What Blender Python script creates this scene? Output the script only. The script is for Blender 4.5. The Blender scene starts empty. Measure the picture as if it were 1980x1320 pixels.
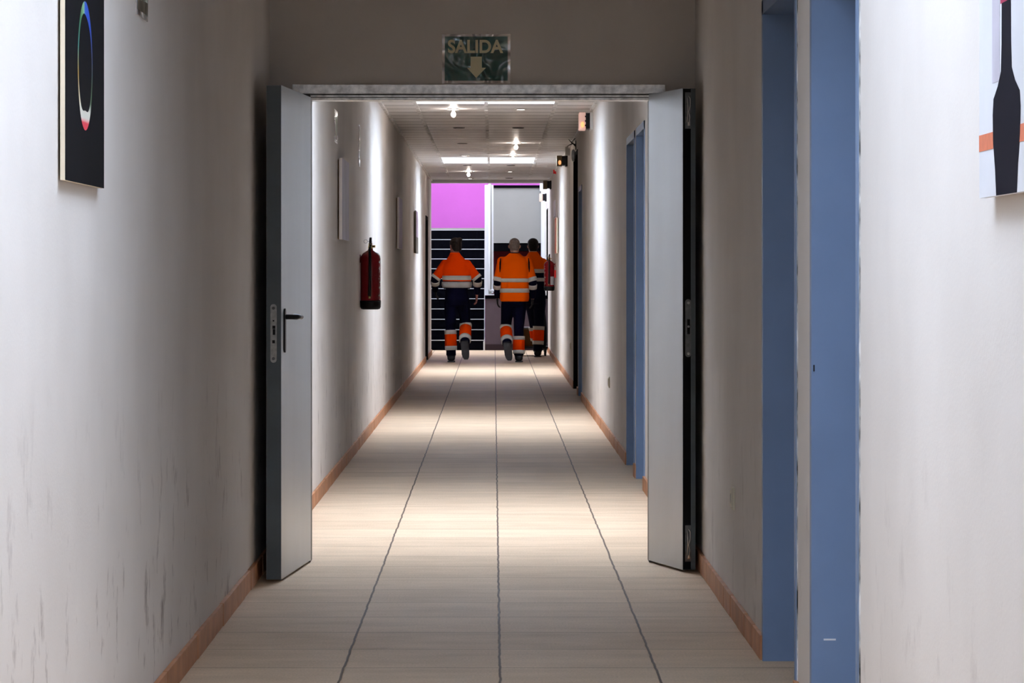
import bpy, bmesh, math, random
from mathutils import Vector, Matrix
PI = math.pi
random.seed(7)
SC = bpy.context.scene
COL = SC.collection

# ------------------------------------------------------------------ camera, world, exposure
EYE = 1.27
cam_d = bpy.data.cameras.new('camera')
cam_d.sensor_width = 36.0
cam_d.lens = 36.0 * 6200 / 1980          # long telephoto view down the corridor
cam_d.shift_x = 35 / 1980
cam_d.shift_y = -130 / 1980
cam_d.clip_start = 0.1
cam_d.clip_end = 200
cam = bpy.data.objects.new('camera', cam_d)
COL.objects.link(cam)
cam.location = (0, 0, EYE)
cam.rotation_euler = (PI / 2, 0, 0)
SC.camera = cam

w = bpy.data.worlds.new('world'); SC.world = w
w.use_nodes = True
w.node_tree.nodes['Background'].inputs[0].default_value = (0.75, 0.87, 1.0, 1)
w.node_tree.nodes['Background'].inputs[1].default_value = 1.0

SC.view_settings.view_transform = 'Standard'
SC.view_settings.look = 'None'
SC.view_settings.gamma = 1
SC.view_settings.use_curve_mapping = False
SC.view_settings.exposure = 0.0

DAY = (0.73, 0.835, 1.0)
# roof lights: (y0, y1, pane strength)
SHAFT_H = [0.9, 1.0, 1.5, 1.5, 1.5]
SKY = [(-8.0, -5.5, 14), (4.9, 7.9, 11), (15.2, 17.5, 24), (25.93, 28.03, 24), (40.95, 43.07, 29)]  # the first, behind the camera, is unseen and added for extra light
HALL_SKY = 8
XL, XR = -0.99, 0.889                     # corridor side walls
CEIL = 2.76
DOOR_Y = 14.16
END_Y = 50.7

# ------------------------------------------------------------------ material helpers
def nodes_of(m):
    m.use_nodes = True
    nt = m.node_tree
    return nt, nt.nodes, nt.links, nt.nodes['Principled BSDF']

def mat(name, col, rough=0.6, metal=0.0, var=0.0, scale=6.0, bump=0.0, bscale=60.0, stretch=(1, 1, 1), coat=0.0, spec=0.25, dark=None):
    m = bpy.data.materials.new(name)
    nt, N, L, P = nodes_of(m)
    P.inputs['Base Color'].default_value = (*col, 1)
    P.inputs['Roughness'].default_value = rough
    P.inputs['Metallic'].default_value = metal
    P.inputs['Coat Weight'].default_value = coat
    P.inputs['Specular IOR Level'].default_value = spec
    tc = N.new('ShaderNodeTexCoord'); mp = N.new('ShaderNodeMapping')
    mp.inputs['Scale'].default_value = stretch
    L.new(tc.outputs['Object'], mp.inputs['Vector'])
    if var > 0:
        n = N.new('ShaderNodeTexNoise'); n.inputs['Scale'].default_value = scale; n.inputs['Detail'].default_value = 6
        L.new(mp.outputs[0], n.inputs['Vector'])
        r = N.new('ShaderNodeValToRGB')
        d = dark or tuple(c * (1 - var) for c in col)
        r.color_ramp.elements[0].position = 0.3; r.color_ramp.elements[0].color = (*d, 1)
        r.color_ramp.elements[1].position = 0.65; r.color_ramp.elements[1].color = (*col, 1)
        L.new(n.outputs['Fac'], r.inputs['Fac']); L.new(r.outputs['Color'], P.inputs['Base Color'])
    if bump > 0:
        n2 = N.new('ShaderNodeTexNoise'); n2.inputs['Scale'].default_value = bscale; n2.inputs['Detail'].default_value = 4
        L.new(mp.outputs[0], n2.inputs['Vector'])
        b = N.new('ShaderNodeBump'); b.inputs['Strength'].default_value = bump; b.inputs['Distance'].default_value = 0.01
        L.new(n2.outputs['Fac'], b.inputs['Height']); L.new(b.outputs['Normal'], P.inputs['Normal'])
    return m

def emit(name, col, s):
    m = bpy.data.materials.new(name)
    nt, N, L, P = nodes_of(m)
    P.inputs['Base Color'].default_value = (*col, 1)
    P.inputs['Emission Color'].default_value = (*col, 1)
    P.inputs['Emission Strength'].default_value = s
    return m

def math_node(N, L, op, a, b=None):
    n = N.new('ShaderNodeMath'); n.operation = op
    for i, v in enumerate((a, b)):
        if v is None: continue
        if isinstance(v, (int, float)): n.inputs[i].default_value = v
        else: L.new(v, n.inputs[i])
    return n.outputs[0]

def wall_material(name, base, scuff, amount=0.8):
    """Matt paint with rolled texture, blotches and scuff marks."""
    m = bpy.data.materials.new(name)
    nt, N, L, P = nodes_of(m)
    P.inputs['Roughness'].default_value = 0.75
    P.inputs['Specular IOR Level'].default_value = 0.3
    tc = N.new('ShaderNodeTexCoord')
    n1 = N.new('ShaderNodeTexNoise'); n1.inputs['Scale'].default_value = 1.3; n1.inputs['Detail'].default_value = 5
    L.new(tc.outputs['Object'], n1.inputs['Vector'])
    r1 = N.new('ShaderNodeValToRGB')
    r1.color_ramp.elements[0].position = 0.3; r1.color_ramp.elements[0].color = (base[0] * .88, base[1] * .87, base[2] * .86, 1)
    r1.color_ramp.elements[1].position = 0.7; r1.color_ramp.elements[1].color = (*base, 1)
    L.new(n1.outputs['Fac'], r1.inputs['Fac'])
    # scuffs: thresholded noise, limited to the lower part of the wall
    n2 = N.new('ShaderNodeTexNoise'); n2.inputs['Scale'].default_value = 6.5; n2.inputs['Detail'].default_value = 7; n2.inputs['Roughness'].default_value = 0.64
    mp = N.new('ShaderNodeMapping'); mp.inputs['Scale'].default_value = (1, 1.1, 0.75); mp.inputs['Location'].default_value = (0.3, scuff, 0)
    L.new(tc.outputs['Object'], mp.inputs['Vector']); L.new(mp.outputs[0], n2.inputs['Vector'])
    r2 = N.new('ShaderNodeValToRGB')
    r2.color_ramp.elements[0].position = 0.57; r2.color_ramp.elements[0].color = (0, 0, 0, 1)
    r2.color_ramp.elements[1].position = 0.70; r2.color_ramp.elements[1].color = (1, 1, 1, 1)
    L.new(n2.outputs['Fac'], r2.inputs['Fac'])
    sx = N.new('ShaderNodeSeparateXYZ'); L.new(tc.outputs['Object'], sx.inputs[0])
    mr = N.new('ShaderNodeMapRange'); mr.inputs[1].default_value = 0.35; mr.inputs[2].default_value = 1.05
    mr.inputs[3].default_value = amount; mr.inputs[4].default_value = 0.0
    L.new(sx.outputs['Z'], mr.inputs[0])
    k = math_node(N, L, 'MULTIPLY', r2.outputs['Color'], mr.outputs[0])
    mix = N.new('ShaderNodeMix'); mix.data_type = 'RGBA'
    L.new(k, mix.inputs['Factor']); L.new(r1.outputs['Color'], mix.inputs[6])
    mix.inputs[7].default_value = (0.27, 0.21, 0.18, 1)
    L.new(mix.outputs[2], P.inputs['Base Color'])
    n3 = N.new('ShaderNodeTexNoise'); n3.inputs['Scale'].default_value = 90; n3.inputs['Detail'].default_value = 3
    L.new(tc.outputs['Object'], n3.inputs['Vector'])
    b = N.new('ShaderNodeBump'); b.inputs['Strength'].default_value = 0.12; b.inputs['Distance'].default_value = 0.004
    L.new(n3.outputs['Fac'], b.inputs['Height']); L.new(b.outputs['Normal'], P.inputs['Normal'])
    return m

def tile_material(name, px, x0, py, y0, base, dark, joint, jx, jy, rough, wob, streak=(1, 1, 1)):
    """Rectangular tiles px by py with joints jx, jy wide, counted from x0, y0."""
    m = bpy.data.materials.new(name)
    nt, N, L, P = nodes_of(m)
    P.inputs['Roughness'].default_value = rough
    P.inputs['Specular IOR Level'].default_value = 0.08
    tc = N.new('ShaderNodeTexCoord')
    sx = N.new('ShaderNodeSeparateXYZ'); L.new(tc.outputs['Object'], sx.inputs[0])
    wn = N.new('ShaderNodeTexNoise'); wn.inputs['Scale'].default_value = 5; wn.inputs['Detail'].default_value = 3
    L.new(tc.outputs['Object'], wn.inputs['Vector'])
    wv = math_node(N, L, 'MULTIPLY', math_node(N, L, 'SUBTRACT', wn.outputs['Fac'], 0.5), wob)
    def axis(sock, p, o):
        t = math_node(N, L, 'DIVIDE', math_node(N, L, 'SUBTRACT', math_node(N, L, 'ADD', sock, wv), o), p)
        f = math_node(N, L, 'FRACT', t)
        d = math_node(N, L, 'MULTIPLY', math_node(N, L, 'SUBTRACT', 0.5, math_node(N, L, 'ABSOLUTE', math_node(N, L, 'SUBTRACT', f, 0.5))), p)
        return d, math_node(N, L, 'FLOOR', t)
    dx, ix = axis(sx.outputs['X'], px, x0)
    dy, iy = axis(sx.outputs['Y'], py, y0)
    def line(d, wd):
        r = N.new('ShaderNodeMapRange'); r.inputs[1].default_value = wd * 0.45; r.inputs[2].default_value = wd
        r.inputs[3].default_value = 1; r.inputs[4].default_value = 0
        L.new(d, r.inputs[0]); return r.outputs[0]
    lx, ly = line(dx, jx), line(dy, jy)
    J = math_node(N, L, 'MAXIMUM', lx, math_node(N, L, 'MULTIPLY', ly, 0.6))
    cb = N.new('ShaderNodeCombineXYZ'); L.new(ix, cb.inputs[0]); L.new(iy, cb.inputs[1])
    wn2 = N.new('ShaderNodeTexWhiteNoise'); wn2.noise_dimensions = '2D'; L.new(cb.outputs[0], wn2.inputs['Vector'])
    n = N.new('ShaderNodeTexNoise'); n.inputs['Scale'].default_value = 4.0; n.inputs['Detail'].default_value = 8; n.inputs['Roughness'].default_value = 0.65
    mp = N.new('ShaderNodeMapping'); mp.inputs['Scale'].default_value = streak
    L.new(tc.outputs['Object'], mp.inputs['Vector']); L.new(mp.outputs[0], n.inputs['Vector'])
    f = math_node(N, L, 'ADD', math_node(N, L, 'MULTIPLY', wn2.outputs['Value'], 0.22), n.outputs['Fac'])
    r = N.new('ShaderNodeValToRGB')
    r.color_ramp.elements[0].position = 0.32; r.color_ramp.elements[0].color = (*dark, 1)
    r.color_ramp.elements[1].position = 0.82; r.color_ramp.elements[1].color = (*base, 1)
    L.new(f, r.inputs['Fac'])
    # fine speckle
    sp = N.new('ShaderNodeTexNoise'); sp.inputs['Scale'].default_value = 130; sp.inputs['Detail'].default_value = 2
    L.new(tc.outputs['Object'], sp.inputs['Vector'])
    sr = N.new('ShaderNodeMapRange'); sr.inputs[1].default_value = 0.3; sr.inputs[2].default_value = 0.7; sr.inputs[3].default_value = 0.86; sr.inputs[4].default_value = 1.08
    L.new(sp.outputs['Fac'], sr.inputs[0])
    mul = N.new('ShaderNodeMix'); mul.data_type = 'RGBA'; mul.blend_type = 'MULTIPLY'; mul.inputs['Factor'].default_value = 1
    L.new(r.outputs['Color'], mul.inputs[6]); L.new(sr.outputs[0], mul.inputs[7])
    mix = N.new('ShaderNodeMix'); mix.data_type = 'RGBA'
    L.new(J, mix.inputs['Factor']); L.new(mul.outputs[2], mix.inputs[6]); mix.inputs[7].default_value = (*joint, 1)
    L.new(mix.outputs[2], P.inputs['Base Color'])
    b = N.new('ShaderNodeBump'); b.inputs['Strength'].default_value = 0.5; b.inputs['Distance'].default_value = 0.003; b.invert = True
    L.new(J, b.inputs['Height']); L.new(b.outputs['Normal'], P.inputs['Normal'])
    return m

M = {}
M['wall'] = wall_material('wall_paint', (0.80, 0.745, 0.695), 0.0)
M['wall_r'] = wall_material('wall_paint_right', (0.80, 0.745, 0.695), 3.3, 0.28)
M['floor'] = tile_material('floor_tiles', 0.503, 0.019, 0.5125, 10.35, (0.74, 0.55, 0.375), (0.57, 0.41, 0.27), (0.13, 0.09, 0.07), 0.0055, 0.006, 0.55, 0.012, (0.6, 1.6, 1))
M['ceil'] = tile_material('ceiling_tiles', 0.61, -0.68, 0.6, 25.93, (0.86, 0.84, 0.83), (0.76, 0.74, 0.73), (0.07, 0.05, 0.05), 0.004, 0.065, 0.8, 0.03)  # cross joints widened and darkened to hold drop shadows of sagging tiles
M['skirt'] = mat('terracotta_skirting', (0.58, 0.265, 0.13), 0.5, var=0.28, scale=9, bump=0.1)
M['skirt_far'] = M['skirt']
M['grout'] = mat('grout', (0.42, 0.36, 0.31), 0.9)
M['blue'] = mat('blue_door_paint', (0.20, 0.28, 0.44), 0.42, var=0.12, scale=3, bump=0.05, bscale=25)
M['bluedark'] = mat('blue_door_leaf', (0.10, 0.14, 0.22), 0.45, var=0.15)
M['filler'] = mat('chipped_filler', (0.75, 0.74, 0.72), 0.9, var=0.98, scale=14, dark=(0.02, 0.02, 0.02), stretch=(3, 3, 1))
M['steel'] = mat('galvanised_leaf', (0.50, 0.53, 0.56), 0.36, metal=0.45, var=0.12, scale=2.4, bump=0.06, bscale=9, stretch=(1, 1, 0.5))
M['steeledge'] = mat('leaf_edge', (0.16, 0.19, 0.21), 0.45, metal=0.3, var=0.2, scale=5)
M['frame'] = mat('galvanised_frame', (0.88, 0.86, 0.83), 0.34, metal=0.9, var=0.45, scale=30, bump=0.15)
M['framedark'] = mat('frame_rebate', (0.13, 0.125, 0.12), 0.5, metal=0.3, var=0.3, scale=30)
M['black'] = mat('black_plastic', (0.012, 0.012, 0.014), 0.4)
M['seal'] = mat('black_seal', (0.004, 0.004, 0.005), 0.8)
M['zinc'] = mat('zinc_plate', (0.55, 0.57, 0.57), 0.32, metal=0.8, var=0.3, scale=60)
M['zincdark'] = mat('dull_zinc', (0.24, 0.26, 0.27), 0.35, metal=0.7, var=0.3, scale=60)
M['chrome'] = mat('chrome', (0.75, 0.75, 0.75), 0.2, metal=1.0)
M['brass'] = mat('brass', (0.65, 0.48, 0.2), 0.3, metal=0.9)
M['red'] = mat('red_enamel', (0.28, 0.005, 0.010), 0.25, var=0.1, coat=0.2)
M['redbright'] = mat('bright_red', (0.75, 0.02, 0.02), 0.4)
M['rubber'] = mat('black_rubber', (0.014, 0.014, 0.015), 0.55)
M['redtext'] = mat('red_enamel_with_print', (0.28, 0.005, 0.010), 0.3, var=1, scale=26, dark=(0.6, 0.5, 0.5), stretch=(1.6, 1.6, 2.2))
[setattr(e, 'position', p) for n_ in M['redtext'].node_tree.nodes if n_.type == 'VALTORGB' for e, p in zip(n_.color_ramp.elements, (0.40, 0.43))]
M['label'] = mat('white_label', (0.8, 0.8, 0.82), 0.6, var=0.25, scale=90)
M['cream'] = mat('cream_plastic', (0.72, 0.66, 0.52), 0.45, var=0.05)
M['rail'] = mat('chipped_rail', (0.95, 0.93, 0.91), 0.6, var=0.42, scale=7, stretch=(3, 1, 1))
M['white'] = mat('white_plastic', (0.78, 0.78, 0.77), 0.5, var=0.06)
M['greyplastic'] = mat('grey_plastic', (0.42, 0.40, 0.36), 0.5)
M['wood'] = mat('pale_wood', (0.62, 0.42, 0.24), 0.6, var=0.25, scale=10, stretch=(1, 0.2, 1))
M['woodedge'] = mat('cream_edge', (0.86, 0.74, 0.56), 0.6, var=0.08)
M['canvasedge'] = mat('canvas_edge', (0.78, 0.70, 0.66), 0.7, var=0.08)
M['blackprint'] = mat('black_print', (0.009, 0.009, 0.011), 0.7, spec=0.06, var=0.3, scale=2)
M['whiteprint'] = mat('white_print', (0.80, 0.80, 0.83), 0.5, var=0.06)
M['lilacprint'] = mat('lilac_print', (0.60, 0.56, 0.66), 0.5, var=0.3, scale=3, stretch=(1, 1, 0.5))
M['lilac2'] = mat('violet_print', (0.62, 0.50, 0.66), 0.5, var=0.15, scale=3)
M['olive'] = mat('olive_print', (0.20, 0.19, 0.15), 0.5, var=0.2)
M['orangeprint'] = mat('orange_print', (0.80, 0.24, 0.13), 0.5, var=0.2, scale=30, stretch=(1, 4, 1))
M['bottleprint'] = mat('bottle_print', (0.010, 0.009, 0.016), 0.7, spec=0.06)
M['violetgrey'] = mat('violet_grey_print', (0.70, 0.66, 0.74), 0.5, var=0.25, scale=5)
M['redprint'] = mat('red_print', (0.55, 0.05, 0.12), 0.5, var=0.3)
M['magenta'] = mat('magenta_paint', (0.80, 0.19, 0.74), 0.7, var=0.06, scale=1.2)
M['stone'] = mat('dark_granite', (0.0022, 0.0024, 0.0052), 0.7, spec=0.03, var=0.5, scale=16, stretch=(3, 1, 0.4))
M['nosing'] = mat('light_nosing', (0.62, 0.62, 0.66), 0.4)
M['whitepaint'] = mat('white_metal_paint', (0.80, 0.82, 0.86), 0.4)
M['greypanel'] = mat('grey_panel', (0.305, 0.300, 0.285), 0.6, var=0.08, scale=1.5)
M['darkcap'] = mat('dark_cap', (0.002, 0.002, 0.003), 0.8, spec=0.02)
M['mauve'] = mat('mauve_grey_paint', (0.115, 0.085, 0.105), 0.7, var=0.12)
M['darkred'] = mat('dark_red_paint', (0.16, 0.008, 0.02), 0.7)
M['base_dark'] = mat('dark_base', (0.035, 0.02, 0.025), 0.6)
M['void'] = mat('dark_leaf', (0.012, 0.011, 0.012), 0.8, spec=0.03)  # dark door paint, also the painted darkness of two openings
M['shaft'] = mat('shaft_white', (0.85, 0.87, 0.88), 0.6)
M['hallwall'] = mat('hall_white', (0.76, 0.76, 0.78), 0.7, var=0.04)
M['bulb'] = emit('lamp_bulb', (1.0, 0.86, 0.76), 200)
M['bulbdim'] = emit('lamp_bulb_recessed', (1.0, 0.93, 0.88), 9)
M['off'] = mat('unlit_lamp', (0.10, 0.09, 0.085), 0.3)
M['trim'] = mat('lamp_ring', (0.55, 0.52, 0.50), 0.35, metal=0.4)
M['diff_lit'] = emit('lit_diffuser', (0.95, 0.60, 0.50), 0.30)
M['diff_glow'] = emit('glow_filament', (1.0, 0.42, 0.16), 1.1)
M['diff_amber'] = mat('smoked_diffuser', (0.20, 0.15, 0.08), 0.3)
M['skin'] = mat('skin', (0.52, 0.27, 0.19), 0.5, var=0.1)
M['skinred'] = mat('skin_red', (0.50, 0.20, 0.16), 0.5, var=0.1)
M['hairdark'] = mat('dark_hair', (0.022, 0.016, 0.014), 0.6, var=0.5, scale=40, bump=0.5, bscale=90)
M['hairgrey'] = mat('grey_hair', (0.21, 0.165, 0.145), 0.7, var=0.35, scale=40, bump=0.5, bscale=90)
M['orange'] = mat('fluorescent_orange', (1.0, 0.115, 0.0), 0.85, spec=0.03, var=0.06, scale=5, bump=0.5, bscale=9)
M['orange2'] = mat('fluorescent_orange_red', (1.0, 0.060, 0.0), 0.85, spec=0.03, var=0.06, scale=5, bump=0.5, bscale=9)
M['navy'] = mat('navy_cloth', (0.004, 0.0045, 0.020), 0.9, spec=0.08, var=0.35, scale=5, bump=0.4, bscale=10)
M['reflect'] = mat('silver_band', (0.66, 0.62, 0.57), 0.5, var=0.1, scale=14)
M['reflectdim'] = mat('grey_silver_band', (0.48, 0.48, 0.47), 0.5, var=0.15, scale=14)
M['boot'] = mat('boot_leather', (0.010, 0.010, 0.012), 0.5)
M['sole'] = mat('boot_sole', (0.055, 0.055, 0.06), 0.7, bump=0.6, bscale=60)
M['eye'] = mat('eye_white', (0.7, 0.7, 0.68), 0.2)
M['crate'] = mat('brown_crate', (0.17, 0.080, 0.018), 0.6, var=0.3)
M['bagcloth'] = mat('black_bag_cloth', (0.010, 0.009, 0.011), 0.8, bump=0.5, bscale=12)

# ------------------------------------------------------------------ mesh helpers
def tag(o, label=None, cat=None, group=None, kind=None):
    if label: o['label'] = label
    if cat: o['category'] = cat
    if group: o['group'] = group
    if kind: o['kind'] = kind
    return o

def empty(name, loc=(0, 0, 0), rz=0.0):
    o = bpy.data.objects.new(name, None); COL.objects.link(o)
    o.location = loc; o.rotation_euler = (0, 0, rz); o.empty_display_size = 0.1
    return o

class MB:
    """Collects shapes and links them as one mesh object."""
    def __init__(s): s.bm = bmesh.new()
    def box(s, a, b, mi=0, bev=0.0):
        c = [(x + y) / 2 for x, y in zip(a, b)]; d = [abs(y - x) for x, y in zip(a, b)]
        r = bmesh.ops.create_cube(s.bm, size=1)
        vs = r['verts']
        for v in vs: v.co = Vector((c[0] + v.co.x * d[0], c[1] + v.co.y * d[1], c[2] + v.co.z * d[2]))
        fs = {f for v in vs for f in v.link_faces}
        for f in fs: f.material_index = mi
        if bev > 0:
            es = list({e for v in vs for e in v.link_edges})
            q = bmesh.ops.bevel(s.bm, geom=es, offset=bev, segments=2, profile=0.7, affect='EDGES')
            for f in q['faces']: f.material_index = mi
        return s
    def rings(s, rr, mi=0, cap=True, smooth=True):
        """Loft through closed rings (lists of equal length)."""
        vv = [[s.bm.verts.new(p) for p in r] for r in rr]
        n = len(vv[0])
        for a, b in zip(vv, vv[1:]):
            for i in range(n):
                f = s.bm.faces.new((a[i], a[(i + 1) % n], b[(i + 1) % n], b[i])); f.material_index = mi; f.smooth = smooth
        if cap:
            for r, fl in ((vv[0], True), (vv[-1], False)):
                c = s.bm.verts.new(sum((v.co for v in r), Vector()) / n)
                for i in range(n):
                    t = (r[i], r[(i + 1) % n], c)
                    f = s.bm.faces.new(t[::-1] if fl else t); f.material_index = mi; f.smooth = smooth
        return s
    def lathe(s, prof, c=(0, 0, 0), n=28, mi=0, axis='z'):
        rr = []
        for r, h in prof:
            ring = []
            for i in range(n):
                a = 2 * PI * i / n
                p = (r * math.cos(a), r * math.sin(a), h)
                if axis == 'x': p = (h, r * math.cos(a), r * math.sin(a))
                if axis == 'y': p = (r * math.sin(a), h, r * math.cos(a))
                ring.append(Vector(c) + Vector(p))
            rr.append(ring)
        return s.rings(rr, mi)
    def tube(s, pts, rad, n=10, mi=0, flat=None):
        """Tube along pts, radius a number or one (ra, rb) per point, closed ends."""
        pts = [Vector(p) for p in pts]
        if not isinstance(rad, (list, tuple)): rad = [rad] * len(pts)
        rr = []; u = None
        for i, p in enumerate(pts):
            d = (pts[min(i + 1, len(pts) - 1)] - pts[max(i - 1, 0)]).normalized()
            if u is None:
                ref = Vector(flat) if flat else (Vector((1, 0, 0)) if abs(d.x) < 0.8 else Vector((0, 1, 0)))
                u = (ref - d * ref.dot(d)).normalized()
            else: u = (u - d * u.dot(d)).normalized()
            v = d.cross(u)
            ra = rad[i]; ra, rb = ra if isinstance(ra, (list, tuple)) else (ra, ra)
            rr.append([p + u * (ra * math.cos(2 * PI * k / n)) + v * (rb * math.sin(2 * PI * k / n)) for k in range(n)])
        return s.rings(rr, mi)
    def ball(s, c, r, n=16, m=10):
        c = Vector(c); r = r if isinstance(r, (list, tuple)) else (r, r, r)
        rr = []
        for j in range(1, m):
            t = -PI / 2 + PI * j / m
            rr.append([c + Vector((r[0] * math.cos(t) * math.cos(2 * PI * i / n), r[1] * math.cos(t) * math.sin(2 * PI * i / n), r[2] * math.sin(t))) for i in range(n)])
        return s.rings(rr)
    def poly(s, pts, mi=0):
        f = s.bm.faces.new([s.bm.verts.new(p) for p in pts]); f.material_index = mi
        return s
    def prism(s, pts, ext, mi=0):
        """Closed outline pts pushed along ext into a solid."""
        a = [s.bm.verts.new(p) for p in pts]; b = [s.bm.verts.new(Vector(p) + Vector(ext)) for p in pts]
        n = len(a)
        s.bm.faces.new(a[::-1]); s.bm.faces.new(b)
        for i in range(n): s.bm.faces.new((a[i], a[(i + 1) % n], b[(i + 1) % n], b[i]))
        for f in s.bm.faces: f.material_index = f.material_index
        return s
    def build(s, name, mats, parent=None, loc=None, recenter=False):
        bmesh.ops.recalc_face_normals(s.bm, faces=s.bm.faces)
        me = bpy.data.meshes.new(name); s.bm.to_mesh(me); s.bm.free()
        for mm in (mats if isinstance(mats, (list, tuple)) else [mats]): me.materials.append(mm)
        o = bpy.data.objects.new(name, me); COL.objects.link(o)
        if parent: o.parent = parent
        if loc: o.location = loc
        return o

def voxel(o, size, smooth=3):
    r = o.modifiers.new('join', 'REMESH'); r.mode = 'VOXEL'; r.voxel_size = size; r.use_smooth_shade = True
    if smooth:
        q = o.modifiers.new('soften', 'SMOOTH'); q.factor = 0.6; q.iterations = smooth
    return o

def copy_tree(o, parent=None):
    c = o.copy(); COL.objects.link(c)
    if parent: c.parent = parent
    for ch in list(o.children): copy_tree(ch, c)
    return c

def struct(o, label, cat):
    return tag(o, label, cat, kind='structure')

# ------------------------------------------------------------------ the setting
# doors cut in the right wall: (y0, y1, top)
OPEN_R = [(7.82, 8.93, 2.135), (9.42, 10.54, 2.135), (18.9, 19.93, 2.14), (20.22, 21.36, 2.14), (32.35, 33.5, 2.14), (34.0, 35.6, 2.56), (52.7, 54.2, 2.36)]
Y0, Y1 = -9.0, 60.0

b = MB(); b.box((-3.2, Y0, -0.12), (3.0, Y1, 0.0))
struct(b.build('floor', M['floor']), 'beige square-tiled corridor floor with dark wavy joints running away from the viewer', 'floor')

b = MB(); b.box((XL - 0.2, Y0, 0), (XL, 46.35, 3.4)); b.box((XL - 0.2, 46.35, 2.10), (XL, 47.65, 3.4)); b.box((XL - 0.2, 47.65, 0), (XL, END_Y, 3.4))
struct(b.build('wall_left', M['wall']), 'off-white plastered wall along the left side with scuff marks low down', 'wall')

b = MB(); y = Y0
for (a, c, t) in OPEN_R:
    b.box((XR, y, 0), (XR + 0.22, a, 5.6 if y > END_Y else 3.4)); b.box((XR, a, t), (XR + 0.22, c, 3.4)); y = c
b.box((XR, y, 0), (XR + 0.22, Y1, 3.4)); b.box((XR, END_Y, 3.4), (XR + 0.22, Y1, 5.6))
struct(b.build('wall_right', M['wall_r']), 'off-white plastered wall along the right side, cut by blue door frames', 'wall')

b = MB(); b.box((-3.2, Y0 - 0.2, 0), (3.0, Y0, 3.4))
struct(b.build('wall_back', M['wall']), 'plain white wall closing the corridor behind the viewer', 'wall')

# wall that carries the double door
b = MB()
b.box((XL, DOOR_Y, 0), (-0.86, DOOR_Y + 0.15, CEIL)); b.box((0.735, DOOR_Y, 0), (XR, DOOR_Y + 0.15, CEIL))
b.box((-0.86, DOOR_Y, 2.075), (0.735, DOOR_Y + 0.15, CEIL))
struct(b.build('wall_middle', M['wall_r']), 'dim beige wall above and around the open double door, carrying the green exit sign', 'wall')

# ceiling with openings under the roof lights
HX0, HX1 = -0.68, 0.54
b = MB(); y = Y0
for (a, c, s) in SKY:
    b.box((XL - 0.2, y, CEIL), (XR + 0.2, a, CEIL + 0.06))
    b.box((XL - 0.2, a, CEIL), (HX0, c, CEIL + 0.06)); b.box((HX1, a, CEIL), (XR + 0.2, c, CEIL + 0.06)); y = c
b.box((XL - 0.2, y, CEIL), (XR + 0.2, END_Y, CEIL + 0.06))
struct(b.build('ceiling', M['ceil']), 'suspended corridor ceiling of white tiles with dark cross joints', 'ceiling')

b = MB()
for x in (-0.685, -0.068, 0.541):
    y = DOOR_Y + 0.2
    b.box((x - 0.012, Y0, CEIL - 0.004), (x + 0.012, DOOR_Y, CEIL + 0.004))
    while y < END_Y:
        L_ = random.uniform(0.5, 0.9)
        b.box((x - 0.016, y, CEIL - 0.004 - random.uniform(0, 0.006)), (x + 0.016, min(y + L_ - 0.03, END_Y), CEIL + 0.004)); y += L_
for x0, x1 in ((XL, XL + 0.022), (XR - 0.022, XR)):
    for ya, yb in ((Y0, DOOR_Y), (DOOR_Y + 0.15, END_Y)):
        b.box((x0, ya, CEIL - 0.022), (x1, yb, CEIL))
struct(b.build('trim_1', M['rail']), 'white metal ceiling grid rails running the length of the corridor', 'ceiling grid')

M['ceil'].node_tree.nodes['Principled BSDF'].inputs['Specular IOR Level'].default_value = 0.5
M['ceil'].node_tree.nodes['Principled BSDF'].inputs['Roughness'].default_value = 0.42
# roof lights: white shaft with daylight pane on top
for i, (a, c, s) in enumerate(SKY):
    H = SHAFT_H[i]
    root = empty('window_%d' % (i + 1), ((HX0 + HX1) / 2, (a + c) / 2, CEIL))
    struct(root, ['daylit roof light in the ceiling behind the viewer', 'daylit roof light in the ceiling before the double door',
                  'daylit roof light just past the double door', 'bright roof light in the corridor ceiling right under the door lintel line',
                  'bright roof light in the far corridor ceiling, nearer to the workers'][i], 'skylight')
    hx = (HX1 - HX0) / 2; hy = (c - a) / 2
    q = MB()
    q.box((-hx - 0.03, -hy - 0.03, 0.06), (-hx, hy + 0.03, H)); q.box((hx, -hy - 0.03, 0.06), (hx + 0.03, hy + 0.03, H))
    q.box((-hx, -hy - 0.03, 0.06), (hx, -hy, H)); q.box((-hx, hy, 0.06), (hx, hy + 0.03, H))
    q.build('shaft', M['shaft'], root)
    q = MB(); q.box((-hx - 0.03, -hy - 0.03, H), (hx + 0.03, hy + 0.03, H + 0.02))
    q.build('pane', emit('daylight_pane_%d' % i, DAY, s), root)
    q = MB()
    for k in (0.12, 0.26):
        q.box((-hx, hy - 0.02, k), (hx, hy - 0.001, k + 0.02))
    q.build('glazing_bar', M['greyplastic'], root)

# skirting, terracotta pieces
def skirting(name, side, runs, label):
    q = MB()
    for (ya, yb) in runs:
        y = ya
        while y < yb - 0.01:
            e = min(y + 0.33, yb); j = random.uniform(-0.0015, 0.0015)
            if side < 0: q.box((XL, y + 0.0015, 0), (XL + 0.014 + j, e - 0.0015, 0.082 + j), bev=0.002)
            else: q.box((XR - 0.014 - j, y + 0.0015, 0), (XR, e - 0.0015, 0.082 + j), bev=0.002)
            y = e
    struct(q.build(name, M['skirt']), label, 'skirting')
skirting('baseboard_left', -1, [(2.0, DOOR_Y), (DOOR_Y + 0.15, 46.3), (47.7, END_Y)], 'terracotta tile skirting along the foot of the left wall')
rr = []; y = 2.0
for (a, c, t) in OPEN_R[:-1]:
    if y < DOOR_Y < a: rr += [(y, DOOR_Y), (DOOR_Y + 0.15, a - 0.02)]
    else: rr.append((y, a - 0.02))
    y = c + 0.02
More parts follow.
